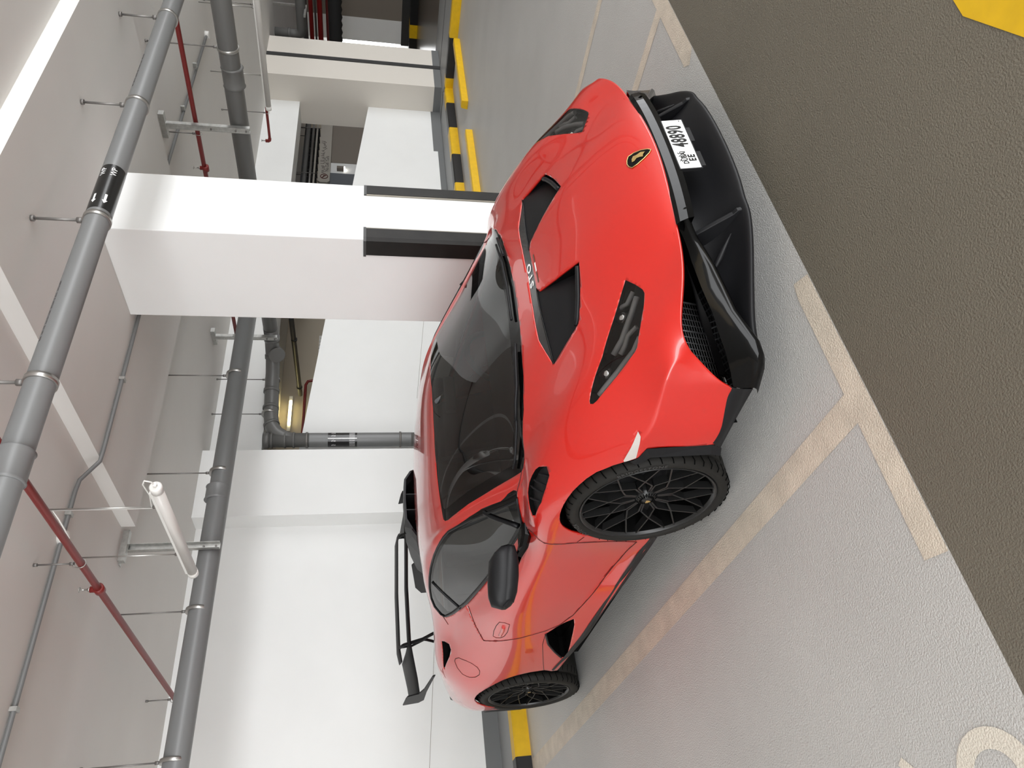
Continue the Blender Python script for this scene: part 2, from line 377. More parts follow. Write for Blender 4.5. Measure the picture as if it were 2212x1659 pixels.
for (xa) in (-0.55,):
    obj('coupling', MB().tube([(-1.30, Y3, Z3), (-1.29, Y3, Z3), (-1.28, Y3, Z3), (-1.13, Y3, Z3), (-1.12, Y3, Z3), (-1.11, Y3, Z3)], [R3 + .002, R3 + .013, R3 + .006, R3 + .006, R3 + .013, R3 + .002], 32), 'pvc_dark', t)
# galvanised channel brackets
def bracket(x, y, ztop, zbot, along, lab, foot=True):
    g = thing('channel_bracket', lab, 'bracket', (x, y, ztop), 'galvanised channel brackets holding the drain pipes')
    w, d = 0.052, 0.042
    ch = MB()
    if along == 'x':   # open face towards +x
        ch.box(x - d, x - d + .003, y - w / 2, y + w / 2, zbot, ztop).box(x - d, x, y - w / 2, y - w / 2 + .003, zbot, ztop).box(x - d, x, y + w / 2 - .003, y + w / 2, zbot, ztop)
    else:              # web towards the camera side (-y)
        ch.box(x - w / 2, x + w / 2, y, y + .003, zbot, ztop).box(x - w / 2, x - w / 2 + .003, y, y + d, zbot, ztop).box(x + w / 2 - .003, x + w / 2, y, y + d, zbot, ztop)
        ch.box(x - w / 2, x - w / 2 + .013, y - .002, y, zbot, ztop).box(x + w / 2 - .013, x + w / 2, y - .002, y, zbot, ztop)
    obj('channel', ch, 'galv', g)
    ft = MB()
    if along == 'x': ft.box(x - .05, x, y - .14, y + .14, ztop - .006, ztop).box(x - .006, x + .045, y - .13, y + .12, ztop - .045, ztop)
    else: ft.box(x - .12, x + .12, y - .01, y + .05, ztop - .045, ztop)
    obj('foot_plate', ft, 'galv', g)
    for zz in (zbot + .03, zbot + .12, zbot + .33):
        if along == 'x': obj('bolt', MB().tube([(x - d, y, zz), (x - d + .016, y, zz)], .009, 6), 'rod', g)
        else: obj('bolt', MB().tube([(x, y - .012, zz), (x, y + .003, zz)], .009, 6), 'rod', g)
bracket(-3.065, 0.45, ZC, 2.545, 'x', 'galvanised channel bracket hanging beside the batten light')
bracket(-1.655, 3.83, ZC, 2.49, 'y', 'galvanised channel bracket right of the column, holding the crossing pipe')
bracket(-4.50, 3.83, ZC, 2.50, 'y', 'galvanised channel bracket left of the column, near the bending pipe')
# sprinkler pipes
def sprinkler(parent, c, up=0.11):
    c = Vector(c)
    obj('tee', MB().tube([c - Vector((.028, 0, 0)), c - Vector((.026, 0, 0)), c + Vector((.026, 0, 0)), c + Vector((.028, 0, 0))], [.024, .031, .031, .024], 20).tube([c, c + Vector((0, 0, .05))], .019, 16), 'red_pipe', parent)
    obj('sprinkler_head', MB().tube([c + Vector((0, 0, .05)), c + Vector((0, 0, .062)), c + Vector((0, 0, .066)), c + Vector((0, 0, up - .006)), c + Vector((0, 0, up - .004)), c + Vector((0, 0, up))], [.012, .012, .005, .005, .016, .016], 14), 'steel', parent)
def ringhanger(parent, c, ztop, r=.022):
    c = Vector(c)
    obj('hanger_ring', MB().tube([c + Vector((0, (r + .004) * math.cos(a), (r + .004) * math.sin(a) + (0.012 if math.sin(a) > 0.5 else 0))) for a in [2 * PI * k / 20 for k in range(20)]], .003, 6, closed=True), 'steel', parent)
    obj('hanger_rod', MB().tube([c + Vector((0, 0, r + .012)), (c.x, c.y, ztop)], .005, 8).tube([c + Vector((0, 0, r + .012)), c + Vector((0, 0, r + .035))], .010, 8).tube([(c.x, c.y, ztop - .02), (c.x, c.y, ztop)], .010, 8), 'rod', parent)
t = thing('sprinkler_pipe', 'red sprinkler pipe crossing over the grey pipe at the top left', 'pipe', (0, -0.295, 3.0), 'red sprinkler pipes')
obj('pipe_run', MB().tube([(3.2, -.295, 2.98), (XW, -.295, 3.015)], .0205, 20), 'red_pipe', t)
sprinkler(t, (-2.10, -.295, 3.0))
sprinkler(t, (1.0, -.295, 2.99))
for xx in (-1.735, -4.45): ringhanger(t, (xx, -.295, 3.002 if xx > -3 else 3.012), ZC)
t = thing('sprinkler_pipe', 'red sprinkler pipe running above the crossing drain pipe, right of the column', 'pipe', (0, 3.92, 2.95), 'red sprinkler pipes')
obj('pipe_run', MB().tube([(3.2, 3.92, 2.93), (XW, 3.92, 2.985)], .0205, 20), 'red_pipe', t)
sprinkler(t, (-2.15, 3.92, 2.955)); ringhanger(t, (-1.775, 3.92, 2.953), ZC); ringhanger(t, (-3.6, 3.92, 2.97), ZC)
obj('wall_flange', MB().tube([(XW, 3.92, 2.985), (XW + .02, 3.92, 2.985)], .035, 20), 'red_pipe', t)
t = thing('sprinkler_pipe', 'thin red sprinkler pipe ending in an elbow below the far batten light', 'pipe', (-3.33, 6.4, 2.68), 'red sprinkler pipes')
obj('pipe_run', MB().tube([(3.2, 6.4, 2.68), (-3.42, 6.4, 2.70), (-3.50, 6.4, 2.70)], .017, 16), 'red_pipe', t)
obj('elbow', MB().tube([(-3.47, 6.4, 2.70), (-3.50, 6.4, 2.705), (-3.51, 6.4, 2.72), (-3.51, 6.4, 2.755)], .022, 16), 'red_pipe', t)
obj('sprinkler_head', MB().tube([(-3.51, 6.4, 2.755), (-3.51, 6.4, 2.80)], [.006, .006], 10).tube([(-3.51, 6.4, 2.80), (-3.51, 6.4, 2.805)], .016, 12), 'steel', t)
for xx in (-1.75, -3.1): ringhanger(t, (xx, 6.4, 2.69), ZC, .018)
# conduit with junction boxes
t = thing('conduit', 'thin grey conduit stepping over the ceiling drop panel', 'conduit', (-1.955, 0, ZC))
X4 = -1.955
obj('conduit_tube', MB().tube([(X4, -3.5, ZC - .018), (X4, 0.30, ZC - .018), (X4, .38, ZC - .025), (X4 - .0, .52, ZP - .014), (X4, .60, ZP - .018), (X4, 3.40, ZP - .018), (X4, 3.48, ZP - .014), (X4, 3.58, ZC - .022), (X4 - .02, 3.7, ZC - .018), (X4 - .09, 6.2, ZC - .018)], .0135, 14), 'pvc', t)
for (yy, zz) in ((-0.02, ZC), (6.2, ZC)):
    jb = obj('junction_box', MB().tube([(X4 - (.0 if yy < 3 else .09), yy, zz), (X4 - (.0 if yy < 3 else .09), yy, zz - .045)], .04, 24), 'lamp_white', t)
for yy in (0.14, 1.2, -1.0, -2.2, 4.6, 5.4):
    z = ZP if .56 < yy < 3.46 else ZC
    obj('saddle_clip', MB().box(X4 - .03, X4 + .018, yy - .012, yy + .012, z - .036, z), 'galv', t)
# batten lights
def batten(x0, x1, y, z, lab, rods, jb):
    g = thing('batten_light', lab, 'light', ((x0 + x1) / 2, y, z), 'tubular batten lights under the ceiling')
    sgn = 1 if x1 > x0 else -1
    obj('housing', MB().tube([(x0 + .05 * sgn, y, z), (x1 - .05 * sgn, y, z)], .033, 24), 'lamp_diffuser', g)
    obj('back_spine', MB().box(min(x0, x1) + .05, max(x0, x1) - .05, y - .02, y + .02, z + .02, z + .04), 'lamp_white', g)
    for xa, d in ((x0, sgn), (x1, -sgn)):
        obj('end_cap', MB().tube([(xa, y, z), (xa + .006 * d, y, z), (xa + .055 * d, y, z)], [.028, .035, .035], 24), 'lamp_white', g)
    for rx in rods:
        obj('hanger_rod', MB().tube([(rx, y, z + .04), (rx, y, ZC)], .005, 8).tube([(rx, y, z + .03), (rx, y, z + .06)], .011, 8), 'steel', g)
    if jb:
        rx = rods[0]
        e0 = Vector((x0, y, z))
        obj('cable', MB().tube([e0, e0 + Vector((.045, 0, .012)), e0 + Vector((.06, 0, .045)), e0 + Vector((.02, 0, .062)), e0 + Vector((-.1, 0, .05)), (rx - .012, y, z + .07), (rx - .012, y, 2.95), (rx - .012, y, ZC - .05), (rx - .03, y - .05, ZC - .09), (-1.80, -.10, ZC - .12), (-1.90, -.09, ZC - .07), (-1.93, -.04, ZC - .04)], .0045, 8), 'lamp_white', g)
        obj('cable_gland', MB().tube([e0, e0 + Vector((.022, 0, 0))], .012, 12), 'lamp_white', g)
batten(-1.40, -2.60, 0.0, 2.592, 'white tubular batten light hanging left of the column, unlit', (-1.64, -2.28), True)
batten(-0.55, -2.90, 6.15, 2.635, 'white tubular batten light at the top right, near the thin red pipe', (-1.66, -2.45), False)
# ================================================================ BEYOND THE PARAPET AND THE WALL STUB
wf = MB(); wf.box(-10.9, -10.6, 1.0, 20.2, 0, ZC)
struct('wall_far', wf, 'wall_beige', 'beige wall of the ramp hall seen over the parapet')
struct('wall_ramp_end', MB().box(-10.6, XW - .43, 1.0, 1.3, 0, ZC), 'wall_beige', 'end wall of the ramp hall')
we = MB(); we.box(-9.13, -8.42, 20.0, 20.2, 0.0, ZC).slot(1).box(-8.42, 9.0, 20.0, 20.2, 0, ZC).slot(2).box(-9.13, 9.0, 19.93, 20.0, 0.2, 0.50)
struct('wall_end', we, ['wall_white', 'wall_taupe', 'joint_dark'], 'grey and taupe wall at the far end of the garage')
struct('floor_far', MB().box(-9.13, 3.0, 12.0, 19.5, 0, 0.06), 'floor_brown', 'brown glossy floor beyond the expansion joint')
kf = MB()
for i, (a, b) in enumerate(((-9.13, -8.6), (-8.6, -8.2), (-8.2, -7.4), (-7.4, -6.6))): kf.slot(i % 2 == 0).box(a, b, 19.4, 19.925, .06, .28)
tag(obj('kerb', kf, ['paint_yellow', 'paint_black']), 'distant yellow and black kerb at the far end wall', 'kerb')
t = thing('overhead_pipe', 'grey elbowed pipe dropping beside the top of the cream wall stub', 'pipe', (-5.1, 12.3, 2.73))
obj('pipe_run', MB().tube([(2.5, 12.3, 2.73), (-4.98, 12.3, 2.73), (-5.08, 12.3, 2.76), (-5.11, 12.3, 2.86), (-5.11, 12.3, ZC - .002)], .095, 20), 'pvc_dark', t)
obj('coupling', MB().tube([(-5.11, 12.3, 2.95), (-5.11, 12.3, 3.0)], .108, 20), 'pvc_dark', t)
for i, (z, r, m, lab, cat) in enumerate(((2.93, .055, 'pvc', 'distant grey pipe, uppermost of the overhead run beyond the stub', 'pipe'), (2.79, .05, 'red_bright', 'distant bright red pipe, upper of two beyond the stub', 'pipe'), (2.69, .025, 'pvc_dark', 'distant thin grey pipe between the two bright red ones', 'pipe'), (2.585, .06, 'red_bright', 'distant bright red pipe, lower of two beyond the stub', 'pipe'), (2.42, .03, 'red_pipe', 'distant dark red pipe low in the overhead run', 'pipe'))):
    tag(obj('overhead_pipe', MB().tube([(3, 15.5, z), (-8.8, 15.5, z)], r, 16), m), lab, cat, 'overhead pipes beyond the wall stub')
du = MB(); n = 60
du.tube([(-3 - 5.7 * k / n, 16.4, 2.30) for k in range(n + 1)], [.17 + (.03 if k % 2 else 0) for k in range(n + 1)], 16)
tag(obj('flexible_duct', du, 'joint_dark'), 'dark ribbed duct hung beyond the wall stub', 'duct')
br = MB().box(-4.62, -4.58, 12.38, 12.42, 2.66, ZC).box(-4.62, -4.58, 12.0, 12.42, 2.62, 2.66)
tag(obj('pipe_bracket', br, 'galv'), 'small steel bracket holding the elbowed pipe above the stub', 'bracket')
# hanging sign
t = thing('hanging_sign', 'beige hanging sign reading No Left Turn in Arabic and English', 'sign', (-9.0, 14.0, 2.37))
obj('sign_panel', MB().prism([(12.90, 2.37), (15.4, 2.37), (15.4, 2.66), (12.90, 2.66), (12.84, 2.60), (12.84, 2.43)], 'x', -9.05, -9.0), 'sign_board', t)
def onx(vs, y, z, x=-8.998): return [Vector((x + v.z, y + v.x, z + v.y)) for v in vs]
for yy in (13.2, 15.1): obj('hanger_rod', MB().tube([(-9.025, yy, 2.66), (-9.025, yy, ZC)], .008, 8), 'rod', t)
tm = MB(); vs, fs = text_mb('No Left Turn', .115, .001); tm.add(onx(vs, 13.58, 2.445), fs)
vs, fs = text_mb('\u0645\u0645\u0646\u0648\u0639 \u0627\u0644\u0627\u0646\u0639\u0637\u0627\u0641 \u064A\u0633\u0627\u0631\u0627', .13, .001); tm.add(onx(vs, 13.85, 2.565), fs)
obj('sign_lettering', tm, 'sign_text', t)
cc = Vector((-8.995, 13.06, 2.505))
obj('prohibition_symbol', MB().tube([cc + Vector((0, .085 * math.cos(a), .085 * math.sin(a))) for a in [2 * PI * k / 28 for k in range(28)]], .010, 6, closed=True).tube([cc + Vector((0, -.06, .06)), cc + Vector((0, .06, -.06))], .009, 6).tube([cc + Vector((0, .04, -.03)), cc + Vector((0, .03, .02)), cc + Vector((0, -.04, .02))], .010, 6), 'sign_red', t)
pn = MB(); pn.slot(0).box(-9.3, -9.15, 13.86, 16.5, 0, 2.50).slot(1).box(-9.32, -9.17, 13.42, 13.86, 0, 2.55).slot(2).box(-9.3, -9.15, 11.0, 13.42, 0, 2.45)
struct('wall_panels', pn, ['wall_taupe', 'wall_white', 'wall_slate'], 'taupe, white and slate wall sections below the hanging sign')
t = thing('wall_lamp', 'small lit wall lamp on the white strip below the sign', 'lamp', (-9.15, 13.58, 2.08))
obj('housing', MB().box(-9.17, -9.08, 13.53, 13.63, 2.05, 2.22), 'wall_taupe', t); obj('lens', MB().box(-9.16, -9.085, 13.54, 13.62, 2.02, 2.05), 'lamp_lit', t)
for i, (y0, z, r, m, lab) in enumerate(((0, 2.98, .05, 'pvc_dark', 'grey pipe running above the hanging sign'), (0, 2.86, .03, 'steel', 'thin bright pipe just above the hanging sign'), (0, 2.77, .025, 'sign_board', 'thin tan pipe lowest above the hanging sign'))):
    tag(obj('overhead_pipe', MB().tube([(-9.1 - .05 * i, 9.5, z), (-9.1 - .05 * i, 19, z)], r, 12).tube([(-9.1 - .05 * i, 10.6 + i * .1, z), (-9.1 - .05 * i, 10.6 + i * .1, ZC)], .006, 6).tube([(-9.1 - .05 * i, 17.6 + i * .1, z), (-9.1 - .05 * i, 17.6 + i * .1, ZC)], .006, 6), m), lab, 'pipe')
tk = MB()
for k in range(14): tk.box(-9.55, -9.3, 11.6 + k * .3, 11.62 + k * .3, 2.72, 3.1)
tk.box(-9.57, -9.55, 11.0, 18, 3.04, 3.1).box(-9.32, -9.30, 11.0, 18, 3.04, 3.1)
for k in range(4): tk.box(-9.56, -9.55, 11.5 + k * 2, 11.52 + k * 2, 3.1, ZC).box(-9.32, -9.31, 11.5 + k * 2, 11.52 + k * 2, 3.1, ZC)
tag(obj('cable_tray', tk, 'joint_dark'), 'dark cable tray above the hanging sign', 'cable tray')
tag(obj('red_valve', MB().tube([(-8.85, 15.25, 3.02), (-8.85, 15.25, 3.2)], .09, 12).tube([(-8.85, 15.1, 3.1), (-8.85, 15.4, 3.1)], .06, 12), 'red_bright'), 'red valve at the far end above the hanging sign', 'valve')
# ramp hall seen left of the column
t = thing('overhead_pipe', 'long grey pipe under the beige ceiling of the ramp hall', 'pipe', (-8, 7.4, 2.82))
obj('pipe_run', MB().tube([(-5.7, 7.4, 2.84), (-10.35, 7.4, 2.82)], .048, 18), 'pvc_dark', t)
for x in (-7.2, -8.6, -10.1): obj('clamp', MB().tube([(x, 7.4, 2.82), (x + .03, 7.4, 2.82)], .058, 18), 'joint_dark', t)
t = thing('fire_pipe', 'red fire pipe turning down the beige wall of the ramp hall', 'pipe', (-10.3, 7.7, 2.7))
obj('pipe_run', MB().tube([(-10.3, 1.4, 2.72), (-10.3, 7.62, 2.72), (-10.3, 7.72, 2.68), (-10.3, 7.74, 2.60), (-10.3, 7.74, 0)], .03, 14), 'red_pipe', t)
t = thing('tube_light', 'glowing yellow tube light on the ramp hall wall', 'light', (-10.5, 7.2, 3.03))
obj('tube', MB().tube([(-10.50, 6.75, 3.02), (-10.50, 7.35, 3.02)], .028, 14), 'tube_lit', t)
obj('fitting', MB().box(-10.6, -10.53, 6.6, 7.5, 2.99, 3.06), 'lamp_white', t)
vp = MB(); vp.box(-10.6, -10.55, 8.55, 9.25, 2.38, 2.52)
for k in range(7): vp.box(-10.55, -10.53, 8.56 + k * .1, 8.60 + k * .1, 2.38, 2.52)
tag(obj('wall_louvre', vp, 'lamp_white'), 'small pale louvre on the ramp hall wall', 'louvre')
# wall on the near side of the neighbouring bay (behind the viewer's left), mirrored in the car's flank
ws_ = MB(); wallbox(ws_, XW - .4, 0.2, -9.0, -8.75, 0, ZC)
struct('wall_side', ws_, ['wall_white', 'base_grey'], 'white side wall of the neighbouring bays')
ks = MB(); cuts = [-4.45 + .728 * k for k in range(7)]
for i in range(6): ks.slot(i % 2).prism([(-8.3 + a, z) for a, z in kerb_profile(1)], 'x', cuts[i], cuts[i + 1])
tag(obj('kerb', ks, ['paint_yellow', 'paint_black']), 'striped kerb along the side wall of the neighbouring bays', 'kerb')
# ================================================================ THE CAR  (x forward, +y its left side, origin under the front axle)
mat('car_red', (0.50, 0.009, 0.0035, 1), 0.34, spec=0.5, coat=1.0, coat_rough=0.02)
mat('gloss_black', (0.002, 0.002, 0.002, 1), 0.08, spec=0.22, coat=0.0)
mat('satin_black', (0.007, 0.007, 0.008, 1), 0.45, spec=0.25)
mat('plastic_black', (0.010, 0.010, 0.011, 1), 0.5, spec=0.3)
mat('inner_black', (0.002, 0.002, 0.002, 1), 0.9, spec=0.05)
mat('mesh_grey', (0.07, 0.07, 0.072, 1), 0.4, metal=0.6)
mat('tire_rubber', (0.013, 0.012, 0.0105, 1), 0.65, spec=0.2)
mat('wheel_black', (0.012, 0.012, 0.012, 1), 0.30, spec=0.4)
mat('chrome', (0.8, 0.8, 0.8, 1), 0.08, metal=1.0)
mat('gold', (0.75, 0.55, 0.22, 1), 0.3, metal=0.9)
mat('interior', (0.02, 0.02, 0.022, 1), 0.7)
mat('interior_grey', (0.09, 0.095, 0.10, 1), 0.6)
mat('plate_white', (0.85, 0.86, 0.86, 1), 0.35)
mat('seam_dark', (0.05, 0.004, 0.003, 1), 0.6)
mat('reflector_white', (0.5, 0.46, 0.43, 1), 0.3)
mat('led_grey', (0.5, 0.5, 0.51, 1), 0.35)
mat('carbon', (0.02, 0.021, 0.022, 1), 0.25, spec=0.5, coat=0.5)
def glassmat(name, tint, gl=0.06):
    m = bpy.data.materials.new(name); m.use_nodes = True; nt = m.node_tree
    for n in list(nt.nodes): nt.nodes.remove(n)
    out = nt.nodes.new('ShaderNodeOutputMaterial'); mix = nt.nodes.new('ShaderNodeMixShader')
    tr = nt.nodes.new('ShaderNodeBsdfTransparent'); tr.inputs[0].default_value = (*tint, 1)
    g = nt.nodes.new('ShaderNodeBsdfGlossy'); g.inputs['Roughness'].default_value = 0.0
    fr = nt.nodes.new('ShaderNodeFresnel'); fr.inputs['IOR'].default_value = 1.55
    ad = nt.nodes.new('ShaderNodeMath'); ad.operation = 'ADD'; ad.use_clamp = True; ad.inputs[1].default_value = gl
    nt.links.new(fr.outputs[0], ad.inputs[0]); nt.links.new(ad.outputs[0], mix.inputs[0])
    nt.links.new(tr.outputs[0], mix.inputs[1]); nt.links.new(g.outputs[0], mix.inputs[2]); nt.links.new(mix.outputs[0], out.inputs[0])
    MATS[name] = m
glassmat('screen_glass', (0.36, 0.37, 0.36), 0.012)
glassmat('side_glass', (0.16, 0.17, 0.18), 0.055)
glassmat('lamp_glass', (0.85, 0.85, 0.85), 0.0)
car = thing('sports_car', 'red mid-engined sports car with black splitter and rear wing, parked in the bay', 'car', (0, 0, 0))
# ---- body control cage, right half as (x, |y|, z); rows run nose -> tail, columns centre -> sill
CAGE = [
 [(.985,0,.378),(.976,.2,.384),(.943,.392,.388),(.905,.58,.405),(.83,.735,.425),(.765,.80,.385),(.725,.84,.325),(.69,.868,.27),(.672,.882,.228)],
 [(.89,0,.478),(.88,.2,.482),(.85,.41,.462),(.79,.57,.478),(.76,.72,.485),(.715,.84,.452),(.66,.868,.38),(.635,.88,.30),(.62,.892,.222)],
 [(.66,0,.62),(.64,.21,.622),(.585,.43,.618),(.59,.62,.605),(.57,.77,.568),(.57,.895,.464),(.55,.905,.38),(.54,.912,.30),(.53,.918,.21)],
 [(.42,0,.715),(.40,.22,.717),(.33,.49,.712),(.38,.66,.697),(.36,.80,.672),(.35,.935,.54),(.35,.948,.44),(.36,.948,.31),(.38,.94,.20)],
 [(.20,0,.785),(.18,.26,.788),(.08,.58,.800),(.06,.70,.785),(.04,.82,.778),(.02,.925,.728),(.02,.955,.60),(.02,.955,.42),(.02,.945,.20)],
 [(-.05,0,.882),(-.06,.3,.878),(-.10,.73,.790),(-.17,.785,.800),(-.21,.84,.778),(-.22,.935,.735),(-.26,.955,.60),(-.27,.95,.42),(-.28,.942,.195)],
 [(-.37,0,.998),(-.38,.3,.988),(-.48,.64,.925),(-.50,.715,.915),(-.52,.845,.762),(-.52,.925,.69),(-.54,.935,.56),(-.55,.905,.285),(-.55,.935,.20)],
 [(-.67,0,1.088),(-.70,.3,1.082),(-.80,.585,1.045),(-.86,.635,1.042),(-.92,.83,.812),(-.95,.93,.73),(-.95,.948,.58),(-.95,.918,.325),(-.95,.94,.205)],
 [(-.95,0,1.132),(-1.0,.28,1.128),(-1.12,.50,1.108),(-1.2,.605,1.077),(-1.3,.80,.860),(-1.3,.92,.76),(-1.3,.958,.60),(-1.27,.93,.36),(-1.3,.945,.215)],
 [(-1.4,0,1.145),(-1.42,.27,1.138),(-1.5,.48,1.112),(-1.58,.60,1.07),(-1.66,.755,.915),(-1.63,.895,.785),(-1.6,.962,.62),(-1.56,.955,.44),(-1.6,.95,.23)],
 [(-1.8,0,1.10),(-1.82,.25,1.09),(-1.88,.46,1.06),(-1.93,.60,1.030),(-2.02,.765,.925),(-2.05,.895,.83),(-2.03,.965,.66),(-2.0,.97,.45),(-2.0,.955,.25)],
 [(-2.25,0,1.0),(-2.25,.25,.99),(-2.3,.46,.97),(-2.35,.63,.985),(-2.4,.775,.962),(-2.4,.90,.865),(-2.38,.972,.74),(-2.35,.975,.55),(-2.3,.97,.30)],
 [(-2.75,0,.93),(-2.75,.25,.925),(-2.75,.46,.925),(-2.75,.66,.935),(-2.75,.795,.895),(-2.78,.895,.81),(-2.8,.955,.70),(-2.8,.965,.55),(-2.85,.955,.35)],
 [(-3.25,0,.86),(-3.25,.25,.86),(-3.24,.46,.86),(-3.22,.62,.85),(-3.17,.775,.82),(-3.12,.86,.75),(-3.10,.905,.66),(-3.10,.91,.52),(-3.10,.90,.38)],
 [(-3.46,0,.80),(-3.46,.25,.80),(-3.45,.46,.80),(-3.42,.60,.79),(-3.36,.72,.76),(-3.31,.79,.70),(-3.29,.82,.62),(-3.29,.82,.50),(-3.29,.80,.38)],
]
CREASE = {('c', 5, 0, 3): 0.75, ('c', 7, 6, 9): 0.7, ('r', 14, 0, 8): 0.4, ('c', 4, 4, 10): 0.6, ('c', 2, 4, 8): 0.45, ('c', 3, 4, 8): 0.35, ('r', 4, 0, 2): 0.35, ('r', 5, 2, 4): 0.3, ('r', 7, 0, 2): 0.15}
def build_body(level=4):
    R = len(CAGE); K = len(CAGE[0])
    tgt = []; idx = {}
    for r in range(R):
        for k in range(K):
            x, y, z = CAGE[r][k]
            idx[r, k, 1] = len(tgt); tgt.append(Vector((x, -y, z)))
            if k == 0: idx[r, k, -1] = idx[r, k, 1]
            else: idx[r, k, -1] = len(tgt); tgt.append(Vector((x, y, z)))
    faces = []
    for s in (1, -1):
        for r in range(R - 1):
            for k in range(K - 1):
                f = [idx[r, k, s], idx[r + 1, k, s], idx[r + 1, k + 1, s], idx[r, k + 1, s]]
                faces.append(f if s == 1 else f[::-1])
    me = bpy.data.meshes.new('cage'); me.from_pydata(tgt, [], faces)
    cr = me.attributes.new('crease_edge', 'FLOAT', 'EDGE')
    ek = {tuple(sorted(e.vertices)): e.index for e in me.edges}
    for (t, n, a, b), w in CREASE.items():
        for s in (1, -1):
            for q in range(a, b):
                v0, v1 = (idx[q, n, s], idx[q + 1, n, s]) if t == 'c' else (idx[n, q, s], idx[n, q + 1, s])
                cr.data[ek[tuple(sorted((v0, v1)))]].value = w
    o = bpy.data.objects.new('cage', me); COL.objects.link(o)
    md = o.modifiers.new('s', 'SUBSURF'); md.levels = 1; md.use_limit_surface = True; md.quality = 3; md.boundary_smooth = 'PRESERVE_CORNERS'
    cur = [v.copy() for v in tgt]
    for it in range(9):
        dg = bpy.context.evaluated_depsgraph_get(); ev = o.evaluated_get(dg).data
        for i in range(len(tgt)):
            cur[i] += (tgt[i] - ev.vertices[i].co) * 0.85
            me.vertices[i].co = cur[i]
        me.update(); o.update_tag(); bpy.context.view_layer.update()
    md.levels = level
    dg = bpy.context.evaluated_depsgraph_get()
    me2 = bpy.data.meshes.new_from_object(o.evaluated_get(dg))
    bm = bmesh.new(); bm.from_mesh(me2)
    bpy.data.objects.remove(o); bpy.data.meshes.remove(me2)
    bm.normal_update()
    if sum(f.normal.z * f.calc_area() for f in bm.faces) < 0:
        bmesh.ops.reverse_faces(bm, faces=bm.faces)
    return bm
# ---------------------------------------------------------------- cutting tools
def pip(p, poly):
    x, y = p; c = False; n = len(poly); j = n - 1
    for i in range(n):
        xi, yi = poly[i]; xj, yj = poly[j]
        if (yi > y) != (yj > y) and x < (xj - xi) * (y - yi) / (yj - yi) + xi: c = not c
        j = i
    return c
def cut(bm, poly, axis, sel=lambda c: True):
    ix, iy = (0, 1) if axis == 'z' else (0, 2)
    n = len(poly)
    for i in range(n):
        a, b = poly[i], poly[(i + 1) % n]
        lo = (min(a[0], b[0]) - .004, min(a[1], b[1]) - .004); hi = (max(a[0], b[0]) + .004, max(a[1], b[1]) + .004)
        fs = []
        for f in bm.faces:
            c = f.calc_center_median()
            if not sel(c): continue
            xs = [v.co[ix] for v in f.verts]; ys = [v.co[iy] for v in f.verts]
            if max(xs) < lo[0] or min(xs) > hi[0] or max(ys) < lo[1] or min(ys) > hi[1]: continue
            fs.append(f)
        if not fs: continue
        dx, dy = b[0] - a[0], b[1] - a[1]
        no = (dy, -dx, 0) if axis == 'z' else (dy, 0, -dx)
        co = (a[0], a[1], 0) if axis == 'z' else (a[0], 0, a[1])
        g = set(fs)
        for f in fs: g.update(f.edges); g.update(f.verts)
        bmesh.ops.bisect_plane(bm, geom=list(g), dist=1e-5, plane_co=co, plane_no=no)
    out = []
    for f in bm.faces:
        c = f.calc_center_median()
        if sel(c) and pip((c[ix], c[iy]), poly): out.append(f)
    return out
def faces_to_mb(fs, off=0.0, k=0):
    mb = MB(); mb.k = k; idx = {}; vs = []; F = []
    for f in fs:
        q = []
        for v in f.verts:
            if v not in idx: idx[v] = len(vs); vs.append(v.co - v.normal * off)
            q.append(idx[v])
        F.append(q)
    mb.add(vs, F, True); return mb
def take(bm, fs, off=0.0):
    mb = faces_to_mb(fs, off); bmesh.ops.delete(bm, geom=fs, context='FACES')
    loose = [v for v in bm.verts if not v.link_faces]
    if loose: bmesh.ops.delete(bm, geom=loose, context='VERTS')
    return mb
def mirp(poly): return [(x, -y) for x, y in poly]
def mb_bm(mb):
    me = bpy.data.meshes.new('t'); me.from_pydata(mb.v, [], mb.f); bm = bmesh.new(); bm.from_mesh(me); bpy.data.meshes.remove(me)
    bm.normal_update(); return bm
def inset(poly, d):
    n = len(poly); out = []
    A = sum(poly[i][0] * poly[(i + 1) % n][1] - poly[(i + 1) % n][0] * poly[i][1] for i in range(n))
    s = 1 if A > 0 else -1
    for i in range(n):
        p0, p, p1 = Vector(poly[i - 1]), Vector(poly[i]), Vector(poly[(i + 1) % n])
        n0 = Vector((-(p - p0).y, (p - p0).x)).normalized() * s; n1 = Vector((-(p1 - p).y, (p1 - p).x)).normalized() * s
        m = (n0 + n1); m = m / max(0.6, m.length_squared / 2) / 1.0 if m.length > 1e-6 else n0
        dd = d(poly[i]) if callable(d) else d
        out.append(tuple(p + m * dd * 0.5 * (2 / max(m.length, 1e-6)) * min(m.length, 1.3) / 2 * 1.0))
    return out
